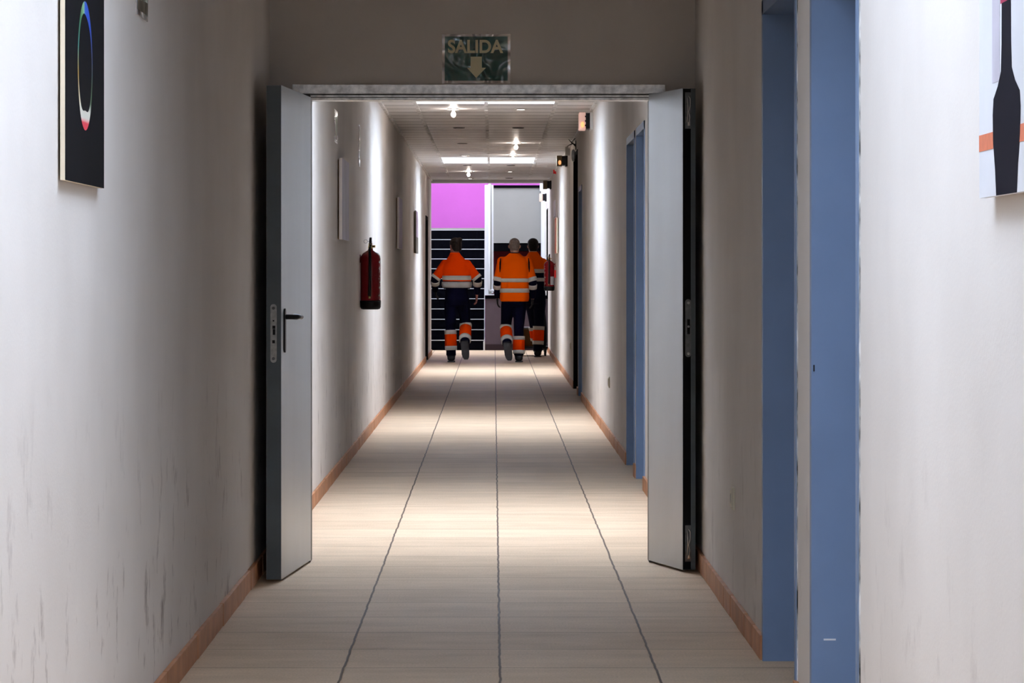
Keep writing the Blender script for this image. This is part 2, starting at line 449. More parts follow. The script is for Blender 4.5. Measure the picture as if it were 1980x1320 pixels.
rr.append((y, 52.5))
skirting('baseboard_right', 1, rr, 'terracotta tile skirting along the foot of the right wall')

# blue metal door frames with recessed leaves in the right wall
def side_door(n, a, c, t, label, leafmat, framemat, chips=False):
    root = empty('door_%d' % n, (XR, (a + c) / 2, 0))
    struct(root, label, 'door')
    h = (c - a) / 2; D = 0.15
    q = MB()
    q.box((-0.006, h - 0.012, 0), (D, h + 0.035, t + 0.035))          # far jamb
    q.box((-0.006, -h - 0.035, 0), (D, -h + 0.012, t + 0.035))        # near jamb
    q.box((-0.006, -h - 0.035, t - 0.012), (D, h + 0.035, t + 0.035)) # head
    q.build('frame', framemat, root)
    q = MB(); q.box((D - 0.01, -h + 0.012, 0.008), (D + 0.03, h - 0.012, t - 0.012)); q.build('leaf', leafmat, root)
    q = MB(); q.lathe([(0.012, 0), (0.012, -0.05)], (D - 0.01, -h + 0.08, 1.02), axis='x')
    q.tube([(D - 0.05, -h + 0.08, 1.02), (D - 0.05, -h + 0.20, 1.02)], 0.009); q.build('handle', M['zinc'], root)
    if chips:
        q = MB(); q.box((-0.003, -h - 0.047, 0), (0.004, -h - 0.034, t)); q.build('filler_strip', M['filler'], root)
    if n == 1:
        q = MB(); q.box((-0.001, h - 0.014, 1.00), (0.003, h - 0.0115, 1.018)); q.build('latch_hole', M['black'], root)
        q = MB(); q.box((0.028, h - 0.0128, 0.252), (0.062, h - 0.0119, 0.257)); q.build('paint_scrape', M['whiteprint'], root)
    return root
dl = ['blue metal door frame nearest the viewer, on the right beside the bottle picture',
      'shaded blue metal door frame on the right, next to the wall socket',
      'blue door frame just beyond the right leaf of the double door',
      'dark blue door frame beyond the right leaf, second of the pair there',
      'narrow dark blue door far down the right wall, below the X-shaped bracket',
      'tall dark opening far down the right wall beside the narrow blue door']
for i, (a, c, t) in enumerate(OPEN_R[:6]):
    side_door(i + 1, a, c, t, dl[i], M['void'] if i == 5 else M['bluedark'], M['void'] if i == 5 else M['blue'], i < 2)  # tall opening: black sheet and frame stand for its unlit depth
# the far opening in the end hall
root = empty('door_7', (XR, 53.45, 0)); struct(root, 'black doorway at the far end of the right wall behind the red extinguisher', 'door')
q = MB(); q.box((0.16, -0.74, 0.0), (0.20, 0.74, 2.35)); q.build('leaf', M['void'], root)  # black sheet painted in as the dark inside of the opening
q = MB(); q.box((0.0, 0.735, 0), (0.22, 0.749, 2.36)); q.box((0.0, -0.749, 0), (0.22, -0.735, 2.36)); q.box((0.0, -0.749, 2.345), (0.22, 0.749, 2.36)); q.build('frame', M['void'], root)  # jambs and head blackened so the opening reads as unlit
# far left door
root = empty('door_8', (XL, 47.0, 0)); struct(root, 'dark narrow door at the far end of the left wall before the stairs', 'door')
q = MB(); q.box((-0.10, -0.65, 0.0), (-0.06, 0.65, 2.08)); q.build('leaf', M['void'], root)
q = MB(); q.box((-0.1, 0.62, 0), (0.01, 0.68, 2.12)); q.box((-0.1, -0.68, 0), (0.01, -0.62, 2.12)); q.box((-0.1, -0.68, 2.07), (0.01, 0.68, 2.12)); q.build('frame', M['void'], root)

# ------------------------------------------------------------------ the double door
FY = 14.145
root = empty('trim_2', (0, FY, 0)); struct(root, 'worn galvanised steel frame of the open double door', 'door frame')
q = MB()
q.box((-0.89, 0.0, 2.066), (0.757, 0.05, 2.107), bev=0.002)
q.build('head_plate', M['frame'], root)
q = MB(); q.box((-0.86, 0.012, 2.053), (0.735, 0.06, 2.068)); q.box((-0.86, 0.03, 2.039), (0.735, 0.15, 2.056), bev=0.003)
q.build('head_rebate', M['frame'], root)
q = MB(); q.box((-0.85, 0.008, 2.060), (0.73, 0.05, 2.0665)); q.box((-0.85, 0.022, 2.050), (0.73, 0.05, 2.0545)); q.build('head_groove', M['framedark'], root)
for x0, x1 in ((-0.89, -0.809), (0.684, 0.757)):
    q = MB(); q.box((x0, 0.0, 0), (x1, 0.13, 2.066), bev=0.002); q.build('jamb', M['framedark'], root)

# left leaf (wide), hinged at x = -0.807
Lw = 0.905
root = empty('door_9', (-0.807, 14.135, 0), math.atan2(-0.9970, -0.0772))
struct(root, 'wide grey steel door leaf with black lever handle standing open on the left', 'door')
T = 0.063
q = MB(); q.box((0, -T, 0.01), (Lw, 0, 2.05), bev=0.0015); q.build('panel', M['steel'], root)
q = MB(); q.box((Lw - 0.001, -T + 0.002, 0.012), (Lw + 0.004, -0.001, 2.048), bev=0.001); q.build('edge_strip', M['steeledge'], root)
# lock face plate, rounded ends
def rounded_plate(w_, z0, z1, n=8):
    r = w_ / 2; o = []
    for i in range(n + 1): a = PI * i / n; o.append((r * math.cos(a), z1 - r + r * math.sin(a)))
    for i in range(n + 1): a = PI + PI * i / n; o.append((r * math.cos(a), z0 + r + r * math.sin(a)))
    return o
cy = -0.032
q = MB(); q.prism([(Lw + 0.003, cy + p, z) for p, z in rounded_plate(0.026, 0.905, 1.147)], (0.004, 0, 0)); lp = q.build('lock_plate', M['zinc'], root)
q = MB()
for z in (1.13, 0.922): q.lathe([(0.0065, 0), (0.0065, 0.0025)], (Lw + 0.006, cy, z), axis='x', n=14)
q.build('screw', M['zincdark'], lp)
q = MB(); q.box((Lw + 0.006, cy - 0.004, 1.045), (Lw + 0.0095, cy + 0.008, 1.058)); q.box((Lw + 0.006, cy - 0.002, 1.02), (Lw + 0.016, cy + 0.008, 1.044)); q.box((Lw + 0.006, cy - 0.005, 0.985), (Lw + 0.009, cy + 0.006, 0.998)); q.box((Lw + 0.006, cy - 0.003, 1.075), (Lw + 0.009, cy + 0.003, 1.081))
q.build('latch_bolt', M['black'], lp)
q = MB()
q.prism([(Lw - 0.075 + p, 0.0, z) for p, z in rounded_plate(0.034, 0.945, 1.128)], (0, 0.007, 0))
hd = q.build('handle_plate', M['black'], root)
q = MB(); q.tube([(Lw - 0.075, 0.0, 1.093), (Lw - 0.075, 0.035, 1.093), (Lw - 0.085, 0.05, 1.093), (Lw - 0.11, 0.055, 1.093), (Lw - 0.19, 0.055, 1.091)], [0.011, 0.011, 0.012, (0.012, 0.010), (0.011, 0.009)], n=14)
lv = q.build('lever', M['black'], hd)
q = MB(); q.tube([(Lw - 0.188, 0.055, 1.091), (Lw - 0.205, 0.055, 1.091)], 0.0095, n=14); q.build('lever_tip', M['chrome'], lv)['label'] = 'pale metal tip of the lever'

# right leaf (narrow) with rebated black edge
Rw = 0.485; T = 0.057
root = empty('door_10', (0.6825, 14.135, 0), math.atan2(-0.9682, 0.2503))
struct(root, 'narrow grey steel door leaf with black rebated edge standing open on the right', 'door')
q = MB(); q.box((0, 0, 0.01), (Rw, 0.034, 2.062), bev=0.0015); q.box((0, 0.033, 0.01), (Rw - 0.02, T - 0.02, 2.062)); q.build('panel', M['steel'], root)
q = MB(); q.box((Rw - 0.06, T - 0.021, 0.01), (Rw + 0.004, T, 2.062), bev=0.001); q.build('edge_strip', M['steeledge'], root)
q = MB(); q.box((Rw - 0.004, 0.002, 0.012), (Rw + 0.003, T - 0.020, 2.060)); q.build('seal', M['seal'], root)  # plain black strip along the rebated edge
def plate(z0, z1, rnd, name):
    if rnd:
        q = MB(); q.prism([(Rw + 0.002, 0.024 + p, z) for p, z in rounded_plate(0.026, z0, z1)], (0.004, 0, 0))
    else:
        q = MB(); q.box((Rw + 0.002, 0.010, z0), (Rw + 0.0055, 0.036, z1), bev=0.001)
    return q.build(name, M['zincdark'], root)
p = plate(0.917, 1.164, True, 'strike_plate')
q = MB(); q.box((Rw + 0.005, 0.019, 1.015), (Rw + 0.0075, 0.031, 1.078)); q.build('latch_slot', M['seal'], p)
q = MB(); q.lathe([(0.005, 0), (0.005, 0.004)], (Rw + 0.006, 0.024, 1.047), axis='x', n=10)
for z in (1.148, 0.932): q.lathe([(0.006, 0), (0.006, 0.0025)], (Rw + 0.005, 0.024, z), axis='x', n=14)
q.build('screw', M['zinc'], p)
for z0, z1 in ((1.89, 2.045), (0.045, 0.20)):
    p = plate(z0, z1, False, 'flush_bolt')
    zc = (z0 + z1) / 2
    q = MB(); q.tube([(Rw + 0.008, 0.024, zc + 0.062), (Rw + 0.010, 0.031, zc + 0.05), (Rw + 0.010, 0.031, zc + 0.02), (Rw + 0.010, 0.024, zc - 0.005), (Rw + 0.010, 0.029, zc - 0.03), (Rw + 0.010, 0.024, zc - 0.06)], 0.0022, n=8)
    q.tube([(Rw + 0.008, 0.018, zc + 0.055), (Rw + 0.010, 0.021, zc + 0.01), (Rw + 0.009, 0.018, zc - 0.05)], 0.002, n=8)
    q.box((Rw + 0.005, 0.020, zc - 0.065), (Rw + 0.009, 0.030, zc - 0.05)); q.build('bolt_lever', M['chrome'], p)

# ------------------------------------------------------------------ signs
def wavy_material(name, col, rough, wave):
    m = bpy.data.materials.new(name)
    nt, N, L, P = nodes_of(m)
    P.inputs['Base Color'].default_value = (*col, 1); P.inputs['Roughness'].default_value = rough
    P.inputs['Coat Weight'].default_value = 1.0; P.inputs['Coat Roughness'].default_value = 0.06; P.inputs['Coat IOR'].default_value = 1.9
    tc = N.new('ShaderNodeTexCoord'); n = N.new('ShaderNodeTexNoise'); n.inputs['Scale'].default_value = 8; n.inputs['Detail'].default_value = 1.0
    n.inputs['Distortion'].default_value = 1.2
    L.new(tc.outputs['Object'], n.inputs['Vector'])
    b = N.new('ShaderNodeBump'); b.inputs['Strength'].default_value = 1; b.inputs['Distance'].default_value = wave
    L.new(n.outputs['Fac'], b.inputs['Height']); L.new(b.outputs['Normal'], P.inputs['Normal']); L.new(b.outputs['Normal'], P.inputs['Coat Normal'])
    return m
M['signgreen'] = wavy_material('sign_green_film', (0.0, 0.085, 0.075), 0.4, 0.07)
M['signborder'] = wavy_material('sign_clear_border', (0.80, 0.74, 0.72), 0.25, 0.08)
M['signborder'].node_tree.nodes['Principled BSDF'].inputs['Metallic'].default_value = 0.6
M['signink'] = mat('sign_letters', (0.82, 0.76, 0.52), 0.6)
M['signwhite'] = mat('sign_pale_green', (0.55, 0.60, 0.50), 0.4)
M['signdark'] = wavy_material('sign_dark_green_film', (0.008, 0.035, 0.018), 0.5, 0.01)

def text_mesh(name, s, width, height, mt, parent, loc, rot, off=0.02):
    cu = bpy.data.curves.new(name, 'FONT'); cu.body = s; cu.offset = off; cu.extrude = 0.0; cu.space_character = 1.0
    ob = bpy.data.objects.new(name + '_tmp', cu); COL.objects.link(ob)
    dg = bpy.context.evaluated_depsgraph_get()
    me = bpy.data.meshes.new_from_object(ob.evaluated_get(dg))
    bpy.data.objects.remove(ob)
    xs = [v.co.x for v in me.vertices]; ys = [v.co.y for v in me.vertices]
    for v in me.vertices:
        v.co = Vector(((v.co.x - min(xs)) / (max(xs) - min(xs)) * width - width / 2, (v.co.y - min(ys)) / (max(ys) - min(ys)) * height, 0))
    me.materials.clear(); me.materials.append(mt)
    o = bpy.data.objects.new(name, me); COL.objects.link(o); o.parent = parent
    o.location = loc; o.rotation_euler = rot
    return o

# the SALIDA sign above the door (faces the viewer)
sg = tag(empty('exit_sign', (-0.078, DOOR_Y, 2.113)), 'green SALIDA exit sign with arrow pointing down above the double door', 'sign')
q = MB(); q.box((-0.151, -0.003, 0.0), (0.151, 0.0, 0.217)); q.build('clear_border', M['signborder'], sg)
q = MB(); q.box((-0.139, -0.0045, 0.011), (0.139, -0.003, 0.206)); q.build('green_field', M['signgreen'], sg)
text_mesh('lettering', 'SALIDA', 0.244, 0.060, M['signink'], sg, (-0.003, -0.0052, 0.132), (PI / 2, 0, 0), 0.03)
q = MB(); q.prism([(x, -0.0045, z) for x, z in ((-0.025, 0.117), (0.025, 0.117), (0.025, 0.068), (0.043, 0.068), (0.0, 0.023), (-0.041, 0.068), (-0.025, 0.068))], (0, -0.0012, 0)); q.build('arrow', M['signink'], sg)

def wall_sign(y, z, wd, ht, label, group=None, content=True):
    s = tag(empty('wall_sign', (XL, y, z)), label, 'sign', group)
    q = MB(); q.box((0, -wd / 2, 0), (0.003, wd / 2, ht)); q.build('clear_border', M['signborder'], s)
    q = MB(); q.box((0.003, -wd / 2 + 0.012, 0.014), (0.0042, wd / 2 - 0.012, ht - 0.012)); q.build('green_field', M['signdark'], s)
    if content:
        q = MB()
        q.prism([(0.0042, wd * 0.22, 0.05), (0.0042, wd * 0.40, 0.05), (0.0042, wd * 0.40, ht - 0.03), (0.0042, wd * 0.22, ht - 0.03)], (0.0008, 0, 0))
        q.prism([(0.0042, -wd * 0.18, 0.045), (0.0042, -wd * 0.12, 0.045), (0.0042, -wd * 0.02, 0.09), (0.0042, wd * 0.08, 0.07), (0.0042, wd * 0.1, 0.08), (0.0042, 0.0, 0.125), (0.0042, wd * 0.06, 0.15), (0.0042, -wd * 0.02, 0.165), (0.0042, -wd * 0.14, 0.12)], (0.0008, 0, 0))
        q.build('pictogram', M['signwhite'], s)
    return s
wall_sign(9.005, 1.99, 0.29, 0.215, 'dark green exit pictogram sign high on the near left wall beside the black picture')
wall_sign(20.06, 2.09, 0.38, 0.205, 'clear laminated sign high on the left wall above the first pale canvas')
wall_sign(23.55, 2.06, 0.20, 0.305, 'narrow upright laminated sign above the left fire extinguisher')

# ------------------------------------------------------------------ pictures
def picture(side, y0, y1, z0, z1, label, front, edge, inset=0.30, depth=0.012, gap=0.014, group=None):
    """Printed board on a wooden batten, standing off the wall."""
    X = XL if side < 0 else XR; s = 1 if side < 0 else -1
    p = tag(empty('picture', (X, (y0 + y1) / 2, z0)), label, 'picture', group)
    h = (y1 - y0) / 2; H = z1 - z0
    q = MB(); q.box((0, -h + inset * 0.3, 0.003), (s * gap, h - 0.02, H - 0.008)); q.build('batten', M['wood'], p)
    q = MB(); q.box((s * gap, -h, 0), (s * (gap + depth - 0.001), h, H)); q.build('board', edge, p)
    q = MB(); q.box((s * (gap + depth - 0.001), -h, 0), (s * (gap + depth), h, H)); q.build('print', front, p)
    return p, s, gap + depth, h, H

# black picture with a rainbow ring
P, s, fx, h, H = picture(-1, 7.275, 7.995, 1.484, 2.01, 'black picture with rainbow-coloured ring on the near left wall', M['blackprint'], M['woodedge'], gap=0.006)
rm = bpy.data.materials.new('rainbow_ring'); nt, N, L, PB = nodes_of(rm)
PB.inputs['Roughness'].default_value = 0.4
tc = N.new('ShaderNodeTexCoord'); sx = N.new('ShaderNodeSeparateXYZ'); L.new(tc.outputs['Object'], sx.inputs[0])
an = math_node(N, L, 'ARCTAN2', sx.outputs['Y'], sx.outputs['Z'])      # 0 at top, + towards +Y
t01 = math_node(N, L, 'ADD', math_node(N, L, 'DIVIDE', an, 2 * PI), 0.5)  # 0/1 bottom, .5 top, .75 far side, .25 near side
cr = N.new('ShaderNodeValToRGB'); cr.color_ramp.elements[0].position = 0; cr.color_ramp.elements[0].color = (0.75, 0.02, 0.05, 1)
cr.color_ramp.elements[1].position = 1; cr.color_ramp.elements[1].color = (0.75, 0.02, 0.05, 1)
for ps, cc in ((0.07, (0.75, 0.7, 0.6)), (0.14, (0.7, 0.6, 0.4)), (0.22, (0.45, 0.28, 0.05)), (0.30, (0.05, 0.28, 0.22)), (0.40, (0.03, 0.16, 0.05)), (0.46, (0.25, 0.5, 0.25)), (0.5, (0.02, 0.1, 0.55)), (0.60, (0.005, 0.06, 0.45)), (0.72, (0.005, 0.02, 0.12)), (0.80, (0.01, 0.06, 0.01)), (0.875, (0.04, 0.15, 0.05)), (0.918, (0.6, 0.62, 0.5)), (0.938, (0.75, 0.05, 0.07))):
    e = cr.color_ramp.elements.new(ps); e.color = (*cc, 1)
L.new(t01, cr.inputs['Fac'])
prev = cr.outputs['Color']
for zc, zd, cc in ((-0.098, 0.012, (0.75, 0.72, 0.62)), (-0.130, 0.006, (0.80, 0.02, 0.06))):
    zr = N.new('ShaderNodeMapRange'); zr.inputs[1].default_value = zc + zd; zr.inputs[2].default_value = zc - zd
    L.new(sx.outputs['Z'], zr.inputs[0]); mx = N.new('ShaderNodeMix'); mx.data_type = 'RGBA'
    L.new(zr.outputs[0], mx.inputs['Factor']); L.new(prev, mx.inputs[6]); mx.inputs[7].default_value = (*cc, 1); prev = mx.outputs[2]
L.new(prev, PB.inputs['Base Color'])
q = MB(); n = 72; R0 = 0.138
vo = []; vi = []
for i in range(n):
    a = 2 * PI * i / n - PI
    wdt = 0.016 + 0.020 * math.exp(-((abs(a) - PI) / 0.55) ** 2) + 0.010 * math.exp(-(a - 0.3) ** 2 / 0.4)
    vo.append(q.bm.verts.new((0, R0 * math.sin(a), R0 * 1.11 * math.cos(a))))
    vi.append(q.bm.verts.new((0, (R0 - wdt) * math.sin(a), (R0 * 1.11 - wdt * 1.3) * math.cos(a))))
for i in range(n): q.bm.faces.new((vo[i], vo[(i + 1) % n], vi[(i + 1) % n], vi[i]))
o = q.build('ring_print', rm, P, (fx + 0.0006, -0.012, 1.765 - 1.484)); o['label'] = 'rainbow-coloured ring'

picture(-1, 20.26, 21.2, 1.49, 2.005, 'pale lilac canvas on the left wall just beyond the steel door leaf', M['lilacprint'], M['canvasedge'], gap=0.012, depth=0.02)
picture(-1, 32.4, 33.6, 1.53, 2.05, 'narrow-looking violet canvas on the left wall beyond the extinguisher', M['lilac2'], M['canvasedge'], gap=0.012, depth=0.02)
P, s, fx, h, H = picture(-1, 39.5, 40.6, 1.53, 2.055, 'small dark-edged picture on the left wall, farthest towards the stairs', M['lilac2'], M['olive'], gap=0.012, depth=0.02)
q = MB(); q.box((fx, -h, 0), (fx + 0.001, h, 0.20)); q.build('olive_print', M['olive'], P)

P, s, fx, h, H = picture(1, 4.98, 5.70, 1.405, 2.0, 'white picture of a dark bottle on the near right wall', M['whiteprint'], M['whiteprint'], inset=0.15)
yc = (4.98 + 5.70) / 2
F = -fx - 0.0003
def py(v): return v - yc
outline = [(-0.108, 1.405), (-0.120, 1.45), (-0.142, 1.50), (-0.146, 1.545), (-0.137, 1.572), (-0.090, 1.592), (-0.056, 1.615), (-0.049, 1.66), (-0.047, 1.73)]
pts = [(F, py(5.398) + a, z - 1.405) for a, z in outline] + [(F, py(5.398) - a, z - 1.405) for a, z in outline[::-1]]
q = MB(); q.prism(pts, (-0.0004, 0, 0)); q.build('bottle_print', M['bottleprint'], P)['label'] = 'dark bottle shape on the picture'
q = MB(); q.box((F, py(5.33), 1.73 - 1.405), (F - 0.0004, py(5.46), 1.93 - 1.405)); q.build('bottle_top_print', M['redprint'], P)
q = MB(); q.box((F, py(5.54), 1.487 - 1.405), (F - 0.0003, py(5.7), 1.516 - 1.405)); q.build('orange_stripe_print', M['orangeprint'], P)
q = MB(); q.box((F, py(5.0), 1.487 - 1.405), (F - 0.0003, py(5.27), 1.516 - 1.405)); q.build('orange_stripe_print', M['orangeprint'], P)
q = MB(); q.box((F, py(5.47), 1.60 - 1.405), (F - 0.0002, py(5.55), 1.93 - 1.405)); q.build('violet_shade_print', M['violetgrey'], P)

# far right notices and picture
def notice(y0, y1, z0, z1, label, mt):
    o = MB(); o.box((XR - 0.012, y0, z0), (XR, y1, z1)); ob = o.build('notice', mt); tag(ob, label, 'notice'); return ob
notice(46.0, 47.2, 2.10, 2.34, 'white paper notice high on the far right wall above the red extinguisher', M['whiteprint'])
P, s, fx, h, H = picture(1, 44.0, 45.2, 1.56, 2.05, 'orange and brown edged picture on the far right wall before the extinguisher', M['orangeprint'], M['woodedge'], gap=0.012, depth=0.02)

# ------------------------------------------------------------------ small wall fittings
def socket(y, label):
    s_ = tag(empty('wall_socket', (XR, y, 0.40)), label, 'socket')
    q = MB(); q.box((-0.010, -0.042, 0.0), (0, 0.042, 0.084), bev=0.003); q.build('back_plate', M['cream'], s_)
    q = MB(); q.box((-0.015, -0.030, 0.012), (-0.009, 0.030, 0.072), bev=0.002); q.build('face_plate', M['cream'], s_)
    q = MB(); q.lathe([(0.019, 0), (0.019, -0.002)], (-0.0135, 0, 0.042), axis='x', n=20); q.build('socket_well', M['greyplastic'], s_)
socket(11.85, 'cream wall socket low on the near right wall before the double door')
socket(24.6, 'small socket low on the right wall beyond the blue door pair')
socket(36.95, 'tiny socket low on the far right wall beyond the tall dark opening')

def bulkhead(y, z, label, lit, dep=0.125, ht=0.155, flip=False):
    r = tag(empty('emergency_light', (XR, y, z)), label, 'emergency light')
    q = MB(); q.box((-0.028, -0.14, 0), (0, 0.14, ht), bev=0.003); q.build('back_plate', M['white'] if lit == 1 else M['black'], r)
    q = MB(); q.box((-0.066, -0.13, 0.012), (-0.028, 0.13, ht - 0.006), bev=0.003)
    if lit == 1:
        for k in range(3): q.box((-0.074, -0.131, 0.03 + 0.04 * k), (-0.06, 0.0, 0.045 + 0.04 * k))
    q.build('housing', M['black'], r)
    q = MB(); q.box((-dep, -0.125, 0.0), (-0.066, 0.125, ht), bev=0.008)
    df = q.build('diffuser', {1: M['diff_lit'], 2: M['diff_amber'], 3: M['diff_amber'], 4: M['diff_lit']}[lit], r)
    if lit in (1, 2):
        q = MB(); q.ball((-0.095, -0.128, 0.045), (0.018, 0.004, 0.028)); q.build('glowing_lamp', M['diff_glow'], df)
bulkhead(28.85, 2.565, 'emergency light with glowing pink diffuser, nearest on the right wall by the ceiling', 1)
bulkhead(38.8, 2.572, 'dark emergency light with small amber glow near the ceiling, second along the right wall', 2, dep=0.13, ht=0.13)
bulkhead(49.6, 2.585, 'dark olive emergency light at the end of the corridor ceiling', 3, dep=0.13, ht=0.13)
bulkhead(54.2, 2.50, 'emergency light with pinkish diffuser beyond the corridor end, on the right above the black doorway', 4, dep=0.12, ht=0.13)

o = MB(); o.box((XR - 0.055, 37.4, 2.66), (XR, 37.6, 2.755), bev=0.004); tag(o.build('junction_box', M['greyplastic']), 'small grey junction box on the right wall under the ceiling', 'junction box')
r = tag(empty('alarm_sounder', (XR, 45.8, 2.70)), 'small red fire alarm box high on the far right wall', 'alarm')
q = MB(); q.box((-0.012, -0.05, 0), (0, 0.05, 0.11)); q.build('base', M['redbright'], r)
q = MB(); q.box((-0.042, -0.045, 0.005), (-0.012, 0.045, 0.105), bev=0.004); q.build('cover', M['redbright'], r)
# X-shaped bracket with white oval detector
r = tag(empty('wall_bracket', (XR, 34.6, 2.66)), 'black X-shaped bracket with white oval device on the right wall near the ceiling', 'bracket')
q = MB()
q.tube([(0, 0, 0.0), (-0.04, 0, 0.02), (-0.085, -0.03, 0.065)], [0.008, 0.007, 0.003]); q.tube([(-0.04, 0, 0.02), (-0.10, 0.03, -0.01)], [0.007, 0.003])
q.tube([(-0.01, 0, -0.01), (-0.05, 0, 0.035), (-0.012, 0.02, 0.075)], [0.006, 0.006, 0.004]); q.box((-0.012, -0.03, -0.05), (0, 0.03, 0.05)); q.build('arm', M['black'], r)
q = MB(); q.ball((-0.032, 0, -0.11), (0.024, 0.05, 0.07)); q.build('oval_body', M['white'], r)

# ------------------------------------------------------------------ fire extinguishers
def extinguisher(x, y, z, side, label, labelled):
    """side -1: hangs on the left wall, +1 on the right wall. Origin under the base on the axis."""
    r = tag(empty('fire_extinguisher', (x, y, z)), label, 'fire extinguisher')
    R = 0.075
    prof = [(0.0, 0.055), (R - 0.002, 0.055), (R, 0.065), (R, 0.375), (R - 0.004, 0.395), (R - 0.018, 0.415), (R - 0.042, 0.43), (0.02, 0.437), (0.017, 0.452)]
    q = MB(); q.lathe([(0.01, 0.055)] + prof[1:], n=36); q.build('cylinder', M['red'], r)
    q = MB(); q.lathe([(0.055, 0.0), (R - 0.006, 0.004), (R + 0.001, 0.018), (R + 0.003, 0.06), (R + 0.001, 0.066)], n=36); q.build('foot_ring', M['rubber'], r)
    q = MB(); q.lathe([(0.017, 0.448), (0.019, 0.455), (0.015, 0.475), (0.013, 0.492)], n=16); q.lathe([(0.007, 0), (0.009, 0.016), (0.009, 0.026)], (0.010, -0.004, 0.466), axis='x', n=12); v = q.build('valve', M['brass'], r)
    q = MB(); q.tube([(0, 0.0, 0.488), (0.0, -0.03, 0.500), (0.004, -0.085, 0.528)], [(0.011, 0.008), (0.010, 0.006), (0.009, 0.004)], flat=(1, 0, 0))
    q.tube([(0, 0.012, 0.478), (0.0, -0.03, 0.478), (0.003, -0.07, 0.470)], [(0.010, 0.006), (0.009, 0.005), (0.008, 0.004)], flat=(1, 0, 0)); q.box((-0.010, -0.012, 0.475), (0.010, 0.018, 0.503)); q.build('grip_lever', M['black'], v)
    # pin ring
    q = MB(); pts = [(-0.035 + 0.0135 * math.cos(2 * PI * i / 20), -0.01, 0.502 + 0.0135 * math.sin(2 * PI * i / 20)) for i in range(21)]
    q.tube(pts, 0.0014, n=6); q.tube([(-0.022, -0.01, 0.502), (0.012, -0.01, 0.502)], 0.0015, n=6); q.build('pin_ring', M['zincdark'], v)
    # hose down the front, held by a clip
    q = MB(); q.tube([(0.0, -0.012, 0.462), (-0.002, -0.045, 0.455), (-0.002, -0.072, 0.425), (-0.001, -R - 0.012, 0.38), (-0.002, -R - 0.013, 0.2), (-0.004, -R - 0.013, 0.10)], [0.009, 0.010, 0.010, 0.010, 0.010, 0.012], n=12); hs = q.build('hose', M['rubber'], r)
    q = MB(); q.tube([(-0.004, -R - 0.013, 0.102), (-0.004, -R - 0.013, 0.082)], [0.007, 0.008], n=12); q.build('nozzle', M['brass'], hs)
    # wall hook
    s = -1 if side < 0 else 1
    wx = (XL if side < 0 else XR) - x
    q = MB(); q.box((wx, -0.022, 0.345), (wx - s * 0.006, 0.022, 0.405)); q.tube([(wx - s * 0.004, 0, 0.385), (s * (R - 0.004), 0, 0.385)], 0.009); q.build('wall_hook', M['red'], r)
    if labelled:
        q = MB()
        a0, a1 = -1.05, -0.25
        def cyl(a0, a1, z0, z1, rad, nn=8):
            g = [[q.bm.verts.new((rad * math.cos(a0 + (a1 - a0) * i / nn), rad * math.sin(a0 + (a1 - a0) * i / nn), zz)) for i in range(nn + 1)] for zz in (z0, z1)]
            for i in range(nn): q.bm.faces.new((g[0][i], g[0][i + 1], g[1][i + 1], g[1][i]))
        cyl(-1.35, -0.45, 0.085, 0.205, R + 0.0008); q.build('paper_label', M['label'], r)['label'] = 'white paper label'
    # printed text block curving round the body
    q = MB(); a0 = -0.62 if side < 0 else -2.75
    g = [[q.bm.verts.new(((R + 0.0008) * math.cos(a0 + 0.05 * i), (R + 0.0008) * math.sin(a0 + 0.05 * i), zz)) for i in range(8)] for zz in (0.09, 0.36)]
    for i in range(7): q.bm.faces.new((g[0][i], g[0][i + 1], g[1][i + 1], g[1][i]))
    q.build('printed_marks', M['redtext'], r)
    return r
extinguisher(-0.912, 23.7, 1.01, -1, 'dark red fire extinguisher with black hose hanging on the left wall', False)
extinguisher(0.80, 46.4, 1.03, 1, 'bright red fire extinguisher with white label on the far right wall beside the workers', True)
o = MB(); o.box((XR - 0.025, 45.9, 1.22), (XR, 46.0, 1.33), bev=0.002); tag(o.build('fire_sign', M['redbright']), 'small bright red plate on the wall beside the right extinguisher', 'sign')

# ------------------------------------------------------------------ ceiling spots
def spot(x, y, state, label, group):
    r = tag(empty('ceiling_spotlight', (x, y, CEIL)), label, 'ceiling light', group)
    q = MB(); q.lathe([(0.048, 0.0), (0.060, -0.001), (0.060, -0.006), (0.048, -0.010), (0.043, -0.004)], n=24); q.build('ring', M['trim'] if state != 'off' else M['off'], r)
    if state == 'hang':
        q = MB(); q.tube([(0, 0, 0.0), (0, 0, -0.03)], 0.012); q.build('lamp_neck', M['white'], r)
        q = MB(); q.ball((0, 0, -0.050), (0.021, 0.021, 0.026)); q.build('bulb', M['bulb'], r)
    else:
        q = MB(); q.lathe([(0.044, -0.0075), (0.03, -0.009), (0.001, -0.011)], n=20); q.build('bulb', M['bulbdim'] if state == 'on' else M['off'], r)
words = {'hang': 'glowing bulb hanging from ceiling spotlight', 'on': 'lit recessed ceiling spotlight', 'off': 'unlit recessed ceiling spotlight'}
